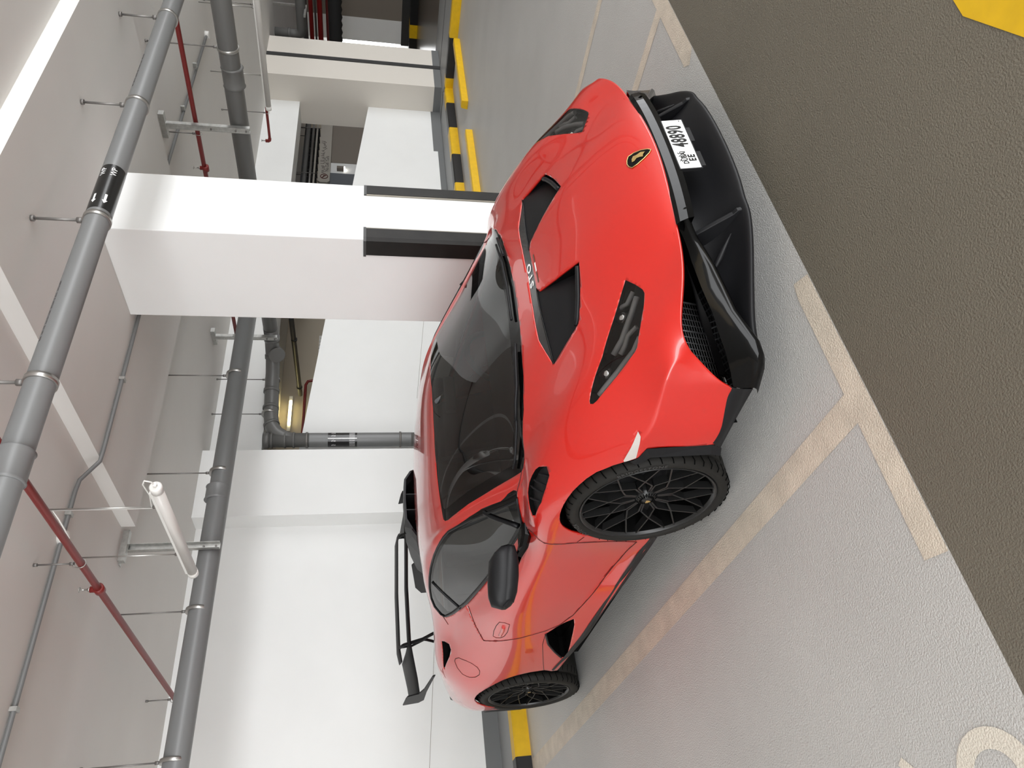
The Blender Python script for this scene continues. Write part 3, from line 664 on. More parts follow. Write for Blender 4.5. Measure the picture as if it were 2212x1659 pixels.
# ---------------------------------------------------------------- outlines on the car (metres, car axes)
hb = [(.203, 0), (.200, .10), (.192, .20), (.172, .30), (.150, .42), (.096, .552), (.020, .652), (-.055, .703), (-.088, .719), (-.110, .722)]
hs = [(-.336, .667), (-.555, .621), (-.764, .594), (-.795, .583), (-.806, .568), (-.800, .545), (-.761, .452), (-.70, .307), (-.668, .15), (-.661, 0)]
half = hb + hs
WSCR = [(x, -y) for x, y in half] + [(x, y) for x, y in reversed(half[1:-1])]
WIN = [(-.183, .806), (-.317, .854), (-.469, .915), (-.581, .958), (-.707, 1.002), (-.794, 1.03), (-.871, 1.047), (-.937, 1.057), (-1.014, 1.066), (-1.101, 1.073), (-1.201, 1.077), (-1.30, 1.079), (-1.415, 1.078), (-1.557, 1.071), (-1.70, 1.056), (-1.77, 1.03), (-1.785, .985), (-1.762, .962), (-1.63, .93), (-1.399, .886), (-1.176, .855), (-.984, .829), (-.608, .779), (-.493, .768), (-.386, .762), (-.34, .766), (-.29, .781), (-.23, .799), (-.195, .806)]
ARCHF = [(.43, -.05), (.418, .215), (.404, .459), (.354, .477), (.325, .52), (.295, .553), (.239, .600), (.194, .626), (.151, .645), (.109, .660), (.066, .670), (.022, .676), (-.015, .678), (-.052, .677), (-.09, .671), (-.125, .660), (-.152, .645), (-.177, .623), (-.201, .595), (-.219, .563), (-.238, .535), (-.265, .472), (-.290, .348), (-.282, .272), (-.262, .225), (-.262, -.05)]
ARCHR = [(-2.08, -.05), (-2.084, .30), (-2.044, .354), (-2.047, .44), (-2.072, .510), (-2.115, .565), (-2.157, .600), (-2.212, .633), (-2.268, .662), (-2.34, .693), (-2.397, .711), (-2.455, .722), (-2.528, .725), (-2.582, .720), (-2.64, .702), (-2.717, .660), (-2.79, .600), (-2.85, .528), (-2.90, .45), (-2.95, .35), (-2.97, -.05)]
LAMP = [(.739, .450), (.760, .492), (.774, .530), (.775, .549), (.757, .597), (.723, .660), (.683, .716), (.668, .725), (.571, .755), (.470, .781), (.449, .783), (.441, .777), (.447, .768), (.569, .665), (.653, .561), (.707, .489)]
LOUV = [(.082, .815), (.122, .838), (.106, .868), (.050, .893), (-.02, .915), (-.13, .924), (-.135, .912), (-.10, .872), (-.072, .841), (-.028, .821), (.017, .813), (.054, .810)]
vr = [(.619, -.228), (.600, -.275), (.571, -.345), (.532, -.42), (.512, -.456), (.486, -.465), (.421, -.48), (.333, -.503), (.322, -.499), (.303, -.419), (.288, -.345), (.296, -.25), (.303, -.18), (.311, 0)]
VENT = vr + [(x, -y) for x, y in reversed(vr[:-1])] + [(.565, .212), (.469, .183), (.372, .148), (.357, .118), (.357, -.118), (.372, -.148), (.469, -.183), (.568, -.213)]
SDUCT = [(-1.280, .336), (-1.349, .318), (-1.635, .278), (-1.81, .256), (-1.850, .262), (-1.850, .287), (-1.73, .352), (-1.597, .416), (-1.501, .445), (-1.436, .462), (-1.405, .441), (-1.343, .394)]
EINT = [(-2.112, .727), (-2.075, .742), (-2.040, .772), (-2.069, .797), (-2.15, .812), (-2.34, .826), (-2.345, .818), (-2.22, .775)]
DOOR = [(-.345, .775), (-.307, .750), (-.285, .735), (-.303, .712), (-.322, .686), (-.322, .635), (-.319, .545), (-.34, .40), (-.362, .262), (-.62, .262), (-.893, .295), (-1.235, .350), (-1.343, .400), (-1.390, .471), (-1.397, .502), (-1.420, .563), (-1.475, .652), (-1.520, .695), (-1.577, .743), (-1.625, .775), (-1.40, .895), (-1.2, .87), (-.984, .84), (-.608, .79), (-.493, .779)]
REFL = [(.466, .503), (.455, .493), (.352, .484), (.325, .519), (.330, .524)]
bm = build_body(4)
full = bm.copy(); BVH = BVHTree.FromBMesh(full)
def on_y(x, z, s=-1, off=0.0):
    """point on the car's flank at (x, z)"""
    h = BVH.ray_cast(Vector((x, s * 2.0, z)), Vector((0, -s, 0)))
    return h[0] + (h[1] if h[1].y * s > 0 else -h[1]) * off if h[0] else Vector((x, s * .95, z))
def on_z(x, y, off=0.0):
    h = BVH.ray_cast(Vector((x, y, 2.0)), Vector((0, 0, -1)))
    return h[0] + (h[1] if h[1].z > 0 else -h[1]) * off if h[0] else Vector((x, y, .5))
parts = {}
wf = cut(bm, WSCR, 'z', lambda c: c.z > .7)
ws = take(bm, wf)
vf = cut(bm, VENT, 'z', lambda c: c.z > .5)
vsurf = mb_bm(take(bm, vf))
for s in (-1, 1):
    side = (lambda c, s=s: c.y * s > .56)
    m = (lambda P, s=s: [(x, s * y) for x, y in P])
    parts['lamp', s] = take(bm, cut(bm, m(LAMP), 'z', lambda c, s=s: c.y * s > .3 and c.z > .4))
    parts['louv', s] = take(bm, cut(bm, m(LOUV), 'z', lambda c, s=s: c.y * s > .7 and c.z > .66))
    parts['eint', s] = take(bm, cut(bm, m(EINT), 'z', lambda c, s=s: c.y * s > .6 and c.z > .8))
    parts['win', s] = take(bm, cut(bm, WIN, 'y', side))
    take(bm, cut(bm, ARCHF, 'y', side)); take(bm, cut(bm, ARCHR, 'y', side))
    parts['sduct', s] = take(bm, cut(bm, SDUCT, 'y', side))
    parts['refl', s] = take(bm, cut(bm, REFL, 'y', lambda c, s=s: c.y * s > .8))
    parts['door', s] = take(bm, cut(bm, DOOR, 'y', lambda c, s=s: c.y * s > .7))
mb = faces_to_mb(list(bm.faces))
shell = obj('body_shell', mb, 'car_red', car)
sol = shell.modifiers.new('thickness', 'SOLIDIFY'); sol.thickness = 0.010; sol.offset = -1
for s in (-1, 1):
    d = obj('door', parts['door', s], 'car_red', car)
    sd = d.modifiers.new('thickness', 'SOLIDIFY'); sd.thickness = 0.010; sd.offset = -1
    o = obj('reflector', parts['refl', s], 'reflector_white', car)
    parts['doorobj', s] = d
# ---- windscreen with its black printed border
wbm = mb_bm(ws)
inn = [(x + (.075 if False else 0), y) for x, y in WSCR]
def frit(p): return 0.05
WI = [((x - .235) * 0.895 + .135 if False else x, y) for x, y in WSCR]
WI = []
for x, y in WSCR:
    fx = (x + .66) / .86        # 1 at the base, 0 at the top
    WI.append((x - .075 * max(0, fx) ** 2 * (1 if abs(y) < .69 else .6) + .035 * (1 - min(1, max(0, fx))), y - math.copysign(min(abs(y), .048 + .0 * fx), y) * min(1, abs(y) / .5)))
ins = set(cut(wbm, WI, 'z'))
mbw = MB(); idx = {}
mg = faces_to_mb([f for f in wbm.faces if f in ins]); mk = faces_to_mb([f for f in wbm.faces if f not in ins])
wob = obj('windscreen', mg, 'screen_glass', car)
obj('black_border', mk, 'gloss_black', wob, )
def tube_on(name, pts, r, m, parent=car, closed=False, n=8):
    return obj(name, MB().tube(pts, r, n, closed=closed), m, parent)
def dens(pts, step=.03, closed=False):
    out = []; n = len(pts)
    for i in range(n if closed else n - 1):
        a, b = Vector(pts[i]), Vector(pts[(i + 1) % n]); k = max(1, int((b - a).length / step))
        out += [tuple(a + (b - a) * j / k) for j in range(k)]
    if not closed: out.append(tuple(pts[-1]))
    return out
# roof lining and cabin seen through the glass
obj('dashboard', MB().prism([(.10, .70), (.05, .76), (-.25, .80), (-.42, .815), (-.50, .77), (-.52, .60), (-.45, .45), (0, .45)], 'y', -.60, .60), 'interior', car, bevel=.03)
obj('cabin_floor', MB().box(-1.55, .15, -.80, .80, .17, .24).box(-1.62, -1.55, -.66, .66, .2, .98), 'interior', car)
for s in (-1, 1):
    seat = MB().prism([(-.62, .30), (-1.12, .27), (-1.15, .40), (-.62, .44)], 'y', s * .34 - .23, s * .34 + .23)
    so = obj('seat', seat, 'interior_grey', car, bevel=.04)
    obj('backrest', MB().prism([(-1.08, .36), (-1.22, .38), (-1.45, .93), (-1.42, 1.0), (-1.34, .99), (-1.28, .86)], 'y', s * .34 - .22, s * .34 + .22), 'interior_grey', so, bevel=.04)
sw = MB().tube([(-.66 + .05 * math.sin(a), .36 + .17 * math.cos(a), .72 + .165 * math.sin(a)) for a in [2 * PI * k / 32 for k in range(32)]], .016, 10, closed=True)
sw.box(-.68, -.655, .30, .42, .68, .76).box(-.672, -.664, .20, .52, .71, .735).tube([(-.5, .36, .68), (-.67, .36, .72)], .03, 12)
obj('steering_wheel', sw, 'interior_grey', car)
obj('rear_view_mirror', MB().prism([(-.52, .985), (-.545, .975), (-.55, 1.03), (-.52, 1.04)], 'y', -.11, .11).tube([(-.53, 0, 1.03), (-.60, 0, 1.075)], .012, 8), 'interior_grey', car, bevel=.008)
# ---- side windows, trims
for s in (-1, 1):
    b = mb_bm(parts['win', s])
    WIp = []
    cxm, czm = -.95, .93
    gl = [(-.30, .826), (-.317, .840), (-.469, .901), (-.581, .944), (-.707, .988), (-.794, 1.015), (-.871, 1.032), (-.937, 1.042), (-1.014, 1.051), (-1.101, 1.058), (-1.201, 1.062), (-1.30, 1.064), (-1.415, 1.063), (-1.54, 1.056), (-1.63, 1.02), (-1.665, .965), (-1.63, .947), (-1.399, .901), (-1.176, .870), (-.984, .844), (-.608, .794), (-.493, .783), (-.40, .777)]
    gi = set(cut(b, gl, 'y'))
    g = faces_to_mb([f for f in b.faces if f in gi]); k = faces_to_mb([f for f in b.faces if f not in gi])
    go = obj('side_window', g, 'side_glass', car)
    obj('black_surround', k, 'gloss_black', go)
    wv = BVHTree.FromBMesh(b)
    wl = []
    for x, z in dens(WIN, .03, True):
        q = wv.find_nearest(Vector((x, s * (.60 + (1.08 - z) * .8), z))); wl.append(q[0] + q[1] * (.002 if q[1].y * s > 0 else -.002))
    tube_on('window_seal', wl, .0055, 'satin_black', car, True)
    tube_on('quarter_pillar', [on_y(x, z, s, .003) for x, z in dens([(-.46, .905), (-.43, .85), (-.38, .775)], .03)], .010, 'satin_black', go)
    # black grille behind the side glass
    tube_on('rear_pillar', [on_y(x, z, s, .002) for x, z in dens([(-1.445, 1.062), (-1.475, .99), (-1.50, .908)], .03)], .006, 'satin_black', go)
# ---- seams drawn as fine shut lines
def seam(pts, s, proj='y', closed=False, r=.0022, parent=None):
    P = [on_y(x, z, s, .0003) if proj == 'y' else on_z(x, s * z, .0003) for x, z in dens(pts, .02, closed)]
    tube_on('shut_line', P, r, 'seam_dark', parent or car, closed, 6)
for s in (-1, 1):
    seam(DOOR[1:20], s)
    seam([(-1.625, .775), (-1.52, .83), (-1.40, .878)], s)
    seam([(-1.83, .945), (-1.78, .985)], s)
    seam([(-.311, .546), (-.255, .531)], s, r=.002)
    seam([(-1.436, .463), (-1.585, .452), (-1.851, .398), (-2.040, .357)], s)
    FU = [(-2.10, .884), (-2.05, .868), (-2.01, .833), (-1.995, .800), (-2.01, .768), (-2.05, .748), (-2.10, .745), (-2.15, .762), (-2.185, .795), (-2.195, .835), (-2.17, .868), (-2.13, .886)]
    if s == -1: seam(FU, s, closed=True)
    # door handle, flush flap with a finger recess
    hp = [(-1.262, .741), (-1.246, .715), (-1.256, .690), (-1.37, .684), (-1.44, .690), (-1.478, .703), (-1.500, .724), (-1.495, .742), (-1.42, .748), (-1.33, .748)]
    seam(hp, s, closed=True, r=.002, parent=parts['doorobj', s])
    tube_on('handle', [on_y(x, z, s, -.001) for x, z in dens([(-1.30, .714), (-1.36, .709), (-1.44, .712)], .02)], .011, 'car_red', parts['doorobj', s])
seam([(-.107, .724), (-.14, .742), (-.171, .762), (-.182, .774)], -1, 'z'); seam([(-.107, .724), (-.14, .742), (-.171, .762), (-.182, .774)], 1, 'z')
# ---- bonnet vents
vb = vsurf
def vz(x, y, d=0.0): return on_z(x, y, 0) - Vector((0, 0, d))
for s in (-1, 1):
    rp = MB(); N = 14
    a0, a1 = (.357, s * .118), (.326, s * .500)       # flush line
    b0, b1 = (.640, s * .215), (.530, s * .480)        # deep front line
    rows = []
    for i in range(N + 1):
        u = i / N
        row = []
        for j in range(7):
            v = j / 6
            xa = a0[0] + (a1[0] - a0[0]) * u; ya = a0[1] + (a1[1] - a0[1]) * u
            xb = b0[0] + (b1[0] - b0[0]) * u; yb = b0[1] + (b1[1] - b0[1]) * u
            x = xa + (xb - xa) * v; y = ya + (yb - ya) * v
            row.append(vz(x, y, .003 + .105 * v ** 1.3 * (1 - .35 * u)))
        rows.append(row)
    vs = [p for r_ in rows for p in r_]
    rp.add(vs, [(i * 7 + j, (i + 1) * 7 + j, (i + 1) * 7 + j + 1, i * 7 + j + 1) for i in range(N) for j in range(6)], True)
    vo = obj('bonnet_vent', rp, 'satin_black', car)
    tube_on('vent_crease', [vz(a0[0] + (a1[0] - a0[0]) * t_, a0[1] + (a1[1] - a0[1]) * t_, .001) for t_ in [k / 12 for k in range(13)]], .0035, 'gloss_black', vo)
    lipp = [vz(x - .017, s * y, .008) for x, y in dens([(.612, .235), (.593, .28), (.563, .348), (.525, .42), (.508, .446)], .02)]
    tube_on('rubber_lip', lipp, .0105, 'satin_black', vo)
wl_ = MB()
edge = dens([(x, y) for x, y in VENT], .03, True)
nE = len(edge)
vsE = [vz(x, y, .006) for x, y in edge] + [vz(x, y, .13) for x, y in edge]
wl_.add(vsE, [(i, (i + 1) % nE, (i + 1) % nE + nE, i + nE) for i in range(nE)])
obj('vent_well', wl_, 'inner_black', car)
CAR_STRIP = [(.357, .118), (.357, -.118), (.326, -.500), (.322, -.499), (.303, -.419), (.288, -.345), (.296, -.25), (.303, -.18), (.311, 0), (.303, .18), (.296, .25), (.288, .345), (.303, .419), (.322, .499), (.326, .500)]
cs = cut(vb, CAR_STRIP, 'z')
cso = obj('carbon_strip', faces_to_mb(cs, 0.003), 'carbon', car)
vs, fs = text_mb('STO', .046, .0006, spacing=1.2, bold=.0012); vs = [Vector((v.x * 1.45, v.y * .92, v.z)) for v in vs]
mb = MB()
cx_, cy_ = .333, -.015
def on_hood(vs, cx, cy, off=.001, rot=0.0):
    out = []
    for v in vs:
        x = cx - v.y * math.cos(rot) - v.x * math.sin(rot); y = cy + v.x * math.cos(rot) - v.y * math.sin(rot)
        p = on_z(x, y, off + max(0, v.z)); out.append(p)
    return out
mb.add(on_hood(vs, cx_, cy_, -.0010), fs); obj('lettering', mb, 'label_white', cso)
bd = MB()
for (ya, yb, mm) in ((-.105, -.045, 0), (-.040, .012, 1), (.017, .062, 0)):
    bd.slot(mm).add(on_hood([Vector((ya, -.0045, 0)), Vector((yb, -.0045, 0)), Vector((yb, .0045, 0)), Vector((ya, .0045, 0))], .382, 0, .0012), [(0, 1, 2, 3)])
mat('badge_dark', (0.10, 0.035, 0.02, 1), .4)
obj('slot_badge', bd, ['badge_dark', 'label_white'], car)
# ---- emblem on the nose
em = thing_em = None
sh = [(.972, 0), (.966, .012), (.950, .026), (.930, .034), (.913, .0345), (.905, .018), (.902, 0), (.905, -.018), (.913, -.0345), (.930, -.034), (.950, -.026), (.966, -.012)]
def fan_on(poly, off, c=None):
    n = len(poly); c = c or (sum(p[0] for p in poly) / n, sum(p[1] for p in poly) / n)
    vs = [on_z(c[0], c[1], off)] + [on_z(x, y, off) for x, y in poly]
    return vs, [(0, i + 1, (i + 1) % n + 1) for i in range(n)]
v_, f_ = fan_on(sh, .0035); eo = obj('emblem', MB().add(v_, f_), 'gloss_black', car)
tube_on('rim', [on_z(x, y, .003) for x, y in dens(sh, .01, True)], .0018, 'gold', eo, True)
v_, f_ = fan_on([(.958, .004), (.948, .014), (.936, .012), (.926, .016), (.920, .006), (.918, -.010), (.926, -.012), (.932, -.004), (.942, -.008), (.950, -.016), (.952, -.004)], .0055); obj('figure', MB().add(v_, f_), 'gold', eo)
# ---- headlamps
for s in (-1, 1):
    lf = parts['lamp', s]
    go = obj('headlamp', lf, 'lamp_glass', car)
    obj('housing', MB().add([v - Vector((.02, 0, .045)) for v in lf.v], lf.f, True), 'plastic_black', go)
    P = dens([(x, s * y) for x, y in LAMP], .03, True); n = len(P)
    va = [on_z(x, y, -.001) for x, y in P] + [on_z(x, y, 0) - Vector((.02, 0, .05)) for x, y in P]
    obj('bezel', MB().add(va, [(i, (i + 1) % n, (i + 1) % n + n, i + n) for i in range(n)]), 'gloss_black', go)
    def dl(pts, r=.007, mname='led_grey'):
        tube_on('light_guide', [on_z(x, s * y, -.018) for x, y in dens(pts, .02)], r, mname, go)
    dl([(.738, .50), (.705, .528), (.668, .520)], .009)
    dl([(.742, .528), (.705, .578), (.645, .645), (.598, .675)], .011)
    dl([(.705, .636), (.668, .645), (.645, .672), (.618, .690)], .009)
    dl([(.700, .680), (.660, .710), (.580, .738), (.480, .768)], .011)
    for (x, y) in ((.672, .555), (.545, .712)):
        p = on_z(x, s * y, -.028)
        obj('projector', MB().tube([p + Vector((-.012, 0, -.006)), p, p + Vector((.008, 0, .006)), p + Vector((.012, 0, .010))], [.024, .024, .017, .004], 20), 'chrome', go)
    # fender louvre
    lv = parts['louv', s]
    lo = obj('fender_vent', MB().add([v - Vector((0, 0, .022)) for v in lv.v], lv.f, True), 'plastic_black', car)
    P = dens([(x, s * y) for x, y in LOUV], .02, True); n = len(P)
    va = [on_z(x, y, -.001) for x, y in P] + [on_z(x, y, 0) - Vector((0, 0, .028)) for x, y in P]
    obj('vent_wall', MB().add(va, [(i, (i + 1) % n, (i + 1) % n + n, i + n) for i in range(n)]), 'inner_black', lo)
    for x in (.055, .01, -.035, -.08):
        y0, y1 = (.83, .885) if x > .03 else ((.83, .91) if x > -.05 else (.86, .92))
        tube_on('slat', [on_z(x + .012 * k, s * (y0 + (y1 - y0) * k / 4), -.007 - .004 * k) for k in range(5)], .004, 'satin_black', lo)
    # engine intake on the haunch
    ei = parts['eint', s]
    P = dens([(x, s * y) for x, y in EINT], .03, True); n = len(P)
    va = [on_z(x, y, -.001) for x, y in P] + [on_z(x, y, 0) - Vector((0, s * .01, .07)) for x, y in P]
    io = obj('haunch_intake', MB().add([v - Vector((0, s * .01, .065)) for v in ei.v], ei.f, True), 'inner_black', car)
    obj('intake_wall', MB().add(va, [(i, (i + 1) % n, (i + 1) % n + n, i + n) for i in range(n)]), 'inner_black', io)
    # side duct ahead of the rear wheel
    sdm = parts['sduct', s]
    def dx_(v): return Vector((v.x, v.y - s * (.02 + .10 * max(0, min(1, (-1.28 - v.x) / .5))), v.z))
    do = obj('side_duct', MB().add([dx_(v) for v in sdm.v], sdm.f, True), 'gloss_black', car)
    P = dens(SDUCT, .03, True); n = len(P); va = [on_y(x, z, s, -.001) for x, z in P]; va += [dx_(v) for v in va]
    obj('duct_wall', MB().add(va, [(i, (i + 1) % n, (i + 1) % n + n, i + n) for i in range(n)]), 'inner_black', do)
    tube_on('duct_lip', [on_y(x, z, s, .0) for x, z in dens([(-1.436, .462), (-1.501, .445), (-1.597, .416), (-1.73, .352), (-1.850, .287)], .03)], .006, 'satin_black', do)
# ---- front end in black
lip = MB(); rows = []
for k in range(-12, 13):
    y = .392 * k / 12; q = y * y
    xt = .985 - .06 * q - .30 * q * q * 2.2; zt = .378 + .10 * q - .2 * q * q
    rows.append([(xt - .012, y, zt + .004), (xt + .004, y, zt - .004), (xt + .017, y * .99, zt - .030), (xt + .018, y * .97, zt - .054), (xt - .05, y * .94, zt - .060)])
vs = [p for r_ in rows for p in r_]
lip.add(vs, [(i * 5 + j, i * 5 + j + 1, (i + 1) * 5 + j + 1, (i + 1) * 5 + j) for i in range(24) for j in range(4)], False)
obj('nose_lip', lip, 'gloss_black', car)
def grid(mb, rows, smooth=True):
    w = len(rows[0]); n = len(rows)
    return mb.add([p for r_ in rows for p in r_], [(i * w + j, i * w + j + 1, (i + 1) * w + j + 1, (i + 1) * w + j) for i in range(n - 1) for j in range(w - 1)], smooth)
# splitter tray: columns across, rows front -> back
sec = [(0, [(1.048, .135), (1.055, .152), (1.00, .172), (.94, .200), (.89, .245), (.85, .30), (.84, .345)]),
       (.12, [(1.046, .135), (1.052, .152), (1.00, .172), (.94, .200), (.89, .245), (.85, .30), (.84, .345)]),
       (.25, [(1.034, .135), (1.040, .152), (.99, .175), (.93, .205), (.88, .250), (.85, .30), (.84, .345)]),
       (.315, [(1.016, .138), (1.022, .155), (.98, .172), (.93, .200), (.88, .240), (.85, .29), (.84, .335)]),
       (.37, [(1.012, .130), (1.018, .148), (.97, .160), (.90, .180), (.84, .215), (.80, .26), (.79, .31)]),
       (.482, [(.946, .130), (.952, .148), (.92, .156), (.86, .165), (.80, .19), (.76, .23), (.74, .28)]),
       (.548, [(.896, .130), (.902, .148), (.87, .156), (.82, .163), (.76, .17), (.70, .20), (.66, .25)]),
       (.631, [(.838, .130), (.844, .150), (.815, .156), (.77, .163), (.70, .16), (.64, .18), (.60, .22)]),
       (.71, [(.785, .130), (.790, .151), (.765, .156), (.735, .160), (.68, .15), (.63, .17), (.58, .20)]),
       (.765, [(.755, .120), (.760, .138), (.74, .142), (.70, .148), (.66, .15), (.61, .17), (.57, .20)])]
cols = [[(x, -y, z) for x, z in r_] for y, r_ in reversed(sec)] + [[(x, y, z) for x, z in r_] for y, r_ in sec[1:]]
sp = MB(); grid(sp, cols)
spo = obj('front_splitter', sp, 'satin_black', car)
sds = spo.modifiers.new('thickness', 'SOLIDIFY'); sds.thickness = .010; sds.offset = -1
ss = spo.modifiers.new('smooth', 'SUBSURF'); ss.levels = 2; ss.render_levels = 2
for s in (-1, 1):
    fin = [(1.0, .150), (.992, .172), (.975, .182), (.935, .228), (.89, .278), (.84, .33), (.80, .33), (.82, .2)]
    vf_ = MB().add([(x, s * (.335 + (.985 - x) * .06), z) for x, z in fin] + [(x, s * (.352 + (.985 - x) * .06), z) for x, z in fin], [tuple(range(8)), tuple(reversed(range(8, 16)))] + [(i, i + 8, (i + 1) % 8 + 8, (i + 1) % 8) for i in range(8)])
    obj('splitter_fin', vf_, 'satin_black', spo, bevel=.004)
    obj('splitter_ridge', MB().tube([(.93, s * .40, .185), (.86, s * .45, .215), (.78, s * .50, .25)], [.002, .012, .006], 10), 'satin_black', spo)
    # gloss blade running from the nose lip down to the splitter corner
    fe = [(.985, .345, .362), (.962, .36, .352), (.938, .385, .336), (.915, .415, .317), (.897, .438, .294), (.874, .505, .264), (.850, .577, .240), (.812, .655, .205), (.786, .765, .150), (.760, .80, .134), (.731, .82, .130), (.645, .86, .130)]
    ue = [(.945, .385, .384), (.938, .395, .383), (.925, .410, .370), (.910, .425, .358), (.890, .455, .345), (.868, .485, .333), (.830, .57, .307), (.795, .66, .278), (.778, .75, .272), (.758, .79, .259), (.715, .84, .238), (.677, .88, .224)]
    rows = []
    for a, b in zip(fe, ue):
        A, B = Vector((a[0], s * a[1], a[2])), Vector((b[0], s * b[1], b[2]))
        back = Vector((-.05, -s * .015, -.01))
        rows.append([A + Vector((-.03, 0, -.030)), A + Vector((-.004, 0, -.014)), A + Vector((.004, 0, 0)), A + Vector((-.004, 0, .008)), A.lerp(B, .35) + Vector((-.004, 0, -.001)), A.lerp(B, .70) + Vector((-.003, 0, 0)), B, B + back])
    bl = MB(); grid(bl, [r_[:7] for r_ in rows]); grid(bl, [r_[6:] for r_ in rows], False)
    bo_ = obj('front_blade', bl, 'gloss_black', car)
    # lower skirt under the red corner, back to the wheel arch
    st_ = [(.677, .880, .226), (.60, .900, .218), (.50, .925, .212), (.425, .938, .215)]
    sb = [(.645, .862, .132), (.59, .878, .142), (.50, .902, .155), (.372, .938, .172)]
    rows = [[Vector((a[0], s * (a[1] - .006), a[2] + .012)), Vector((a[0], s * (a[1] + .003), a[2] - .004)), Vector((a[0] * .5 + b[0] * .5, s * ((a[1] + b[1]) / 2 + .004), (a[2] + b[2]) / 2)), Vector((b[0], s * b[1], b[2])), Vector((b[0] - .02, s * (b[1] - .06), b[2]))] for a, b in zip(st_, sb)]
    obj('bumper_skirt', grid(MB(), rows), 'satin_black', car)
    # arch trim ahead of the front wheel
    at = [(.400, .172), (.418, .215), (.404, .459), (.354, .477), (.330, .50)]
    ai = [(.368, .168), (.376, .21), (.362, .435), (.335, .45), (.312, .475)]
    rows = [[on_y(a[0], max(a[1], .21), s, .001) + Vector((0, 0, a[1] - max(a[1], .21))), Vector((b[0], s * .955, b[1])), Vector((b[0] - .012, s * .90, b[1])), Vector((b[0] - .02, s * .80, b[1]))] for a, b in zip(at, ai)]
    obj('arch_trim', grid(MB(), rows, False), 'satin_black', car)
    # radiator behind the corner opening
    ra = thing_r = MB()
    c0, c1 = Vector((.70, s * .50, .385)), Vector((.53, s * .86, .30))
    d0 = Vector((-.03, 0, -.17))
    for i in range(19):
        t_ = i / 18; p = c0.lerp(c1, t_); ra.tube([p, p + d0], .0022 if i % 5 else .004, 5)
    for j in range(17):
        t_ = j / 16; ra.tube([c0 + d0 * t_, c1 + d0 * t_], .0018, 5)
    ro = obj('radiator_grille', ra, 'mesh_grey', car)
    bk = Vector((-.02, 0, 0))
    obj('radiator_core', MB().quad(c0 + bk + Vector((0, 0, .03)), c1 + bk + Vector((0, 0, .03)), c1 + d0 + bk, c0 + d0 + bk), 'inner_black', ro)
    obj('intake_liner', MB().quad((.88, s * .40, .395), (.45, s * .40, .395), (.45, s * .40, .12), (.80, s * .40, .2)).quad((.93, s * .41, .40), (.80, s * .76, .428), (.50, s * .86, .44), (.45, s * .40, .44)).quad((.50, s * .40, .14), (.50, s * .90, .14), (.45, s * .90, .44), (.45, s * .40, .44)).quad((.72, s * .80, .16), (.56, s * .83, .16), (.5, s * .40, .14), (.80, s * .40, .15)), 'inner_black', car)
obj('nose_liner', MB().quad((.955, -.40, .365), (.955, .40, .365), (.78, .40, .33), (.78, -.40, .33)).quad((.80, -.42, .40), (.80, .42, .40), (.78, .42, .15), (.78, -.42, .15)), 'inner_black', car)
# number plate
pc = Vector((1.006, 0, .292)); pey = Vector((-.16, 0, .987)).normalized(); pex = Vector((0, 1, 0)); pez = pex.cross(pey)
def pl(vs, off=0): return [pc + pex * v.x + pey * v.y + pez * (v.z + off) for v in vs]
def prect(x0, x1, y0, y1, z): return [Vector((x0, y0, z)), Vector((x1, y0, z)), Vector((x1, y1, z)), Vector((x0, y1, z))]
pm = MB(); hw, hh = .147, .0385
bx = prect(-hw, hw, -hh, hh, 0) + prect(-hw, hw, -hh, hh, .005)
pm.add(pl(bx), [(3, 2, 1, 0), (4, 5, 6, 7), (0, 1, 5, 4), (1, 2, 6, 5), (2, 3, 7, 6), (3, 0, 4, 7)])
po = obj('number_plate', pm, 'plate_white', car, bevel=.002)
fr = MB()
for a in ((-hw - .004, hw + .004, hh, hh + .004), (-hw - .004, hw + .004, -hh - .004, -hh), (-hw - .004, -hw, -hh, hh), (hw, hw + .004, -hh, hh)):
    q = prect(a[0], a[1], a[2], a[3], -.004) + prect(a[0], a[1], a[2], a[3], .003)
    fr.add(pl(q), [(3, 2, 1, 0), (4, 5, 6, 7), (0, 1, 5, 4), (1, 2, 6, 5), (2, 3, 7, 6), (3, 0, 4, 7)])
q = prect(-hw + .0, hw, -hh, hh, -.012) + prect(-hw, hw, -hh, hh, -.001)
fr.add(pl(q), [(3, 2, 1, 0), (4, 5, 6, 7), (0, 1, 5, 4), (1, 2, 6, 5), (2, 3, 7, 6), (3, 0, 4, 7)])
for xa in (-.13, .02):
    q = prect(xa, xa + .085, -hh - .022, -hh + .002, -.010) + prect(xa, xa + .085, -hh - .022, -hh + .002, -.003)
    fr.add(pl(q), [(3, 2, 1, 0), (4, 5, 6, 7), (0, 1, 5, 4), (1, 2, 6, 5), (2, 3, 7, 6), (3, 0, 4, 7)])
obj('plate_holder', fr, 'plastic_black', po)
tm = MB()
def ptxt(t, size, cx, cy, sx=1.0, sp=1.0, sh=0, bold=0):
    vs, fs = text_mb(t, size, .0003, spacing=sp, shear=sh, bold=bold); tm.add(pl([Vector((v.x * sx + cx, v.y + cy, v.z)) for v in vs], .0056), fs)
ptxt('48890', .080, .043, .001, .62, 1.10, bold=.0022)
ptxt('DUBAI', .027, -.088, .009, .95, bold=.0008); ptxt('\u062F\u0628\u064A', .020, -.085, .027, 1.3, bold=.0004); ptxt('EE', .036, -.092, -.0185, .95, 1.25, bold=.0014); ptxt('UAE', .006, .137, -.026, .8)
obj('plate_lettering', tm, 'label_black', po)
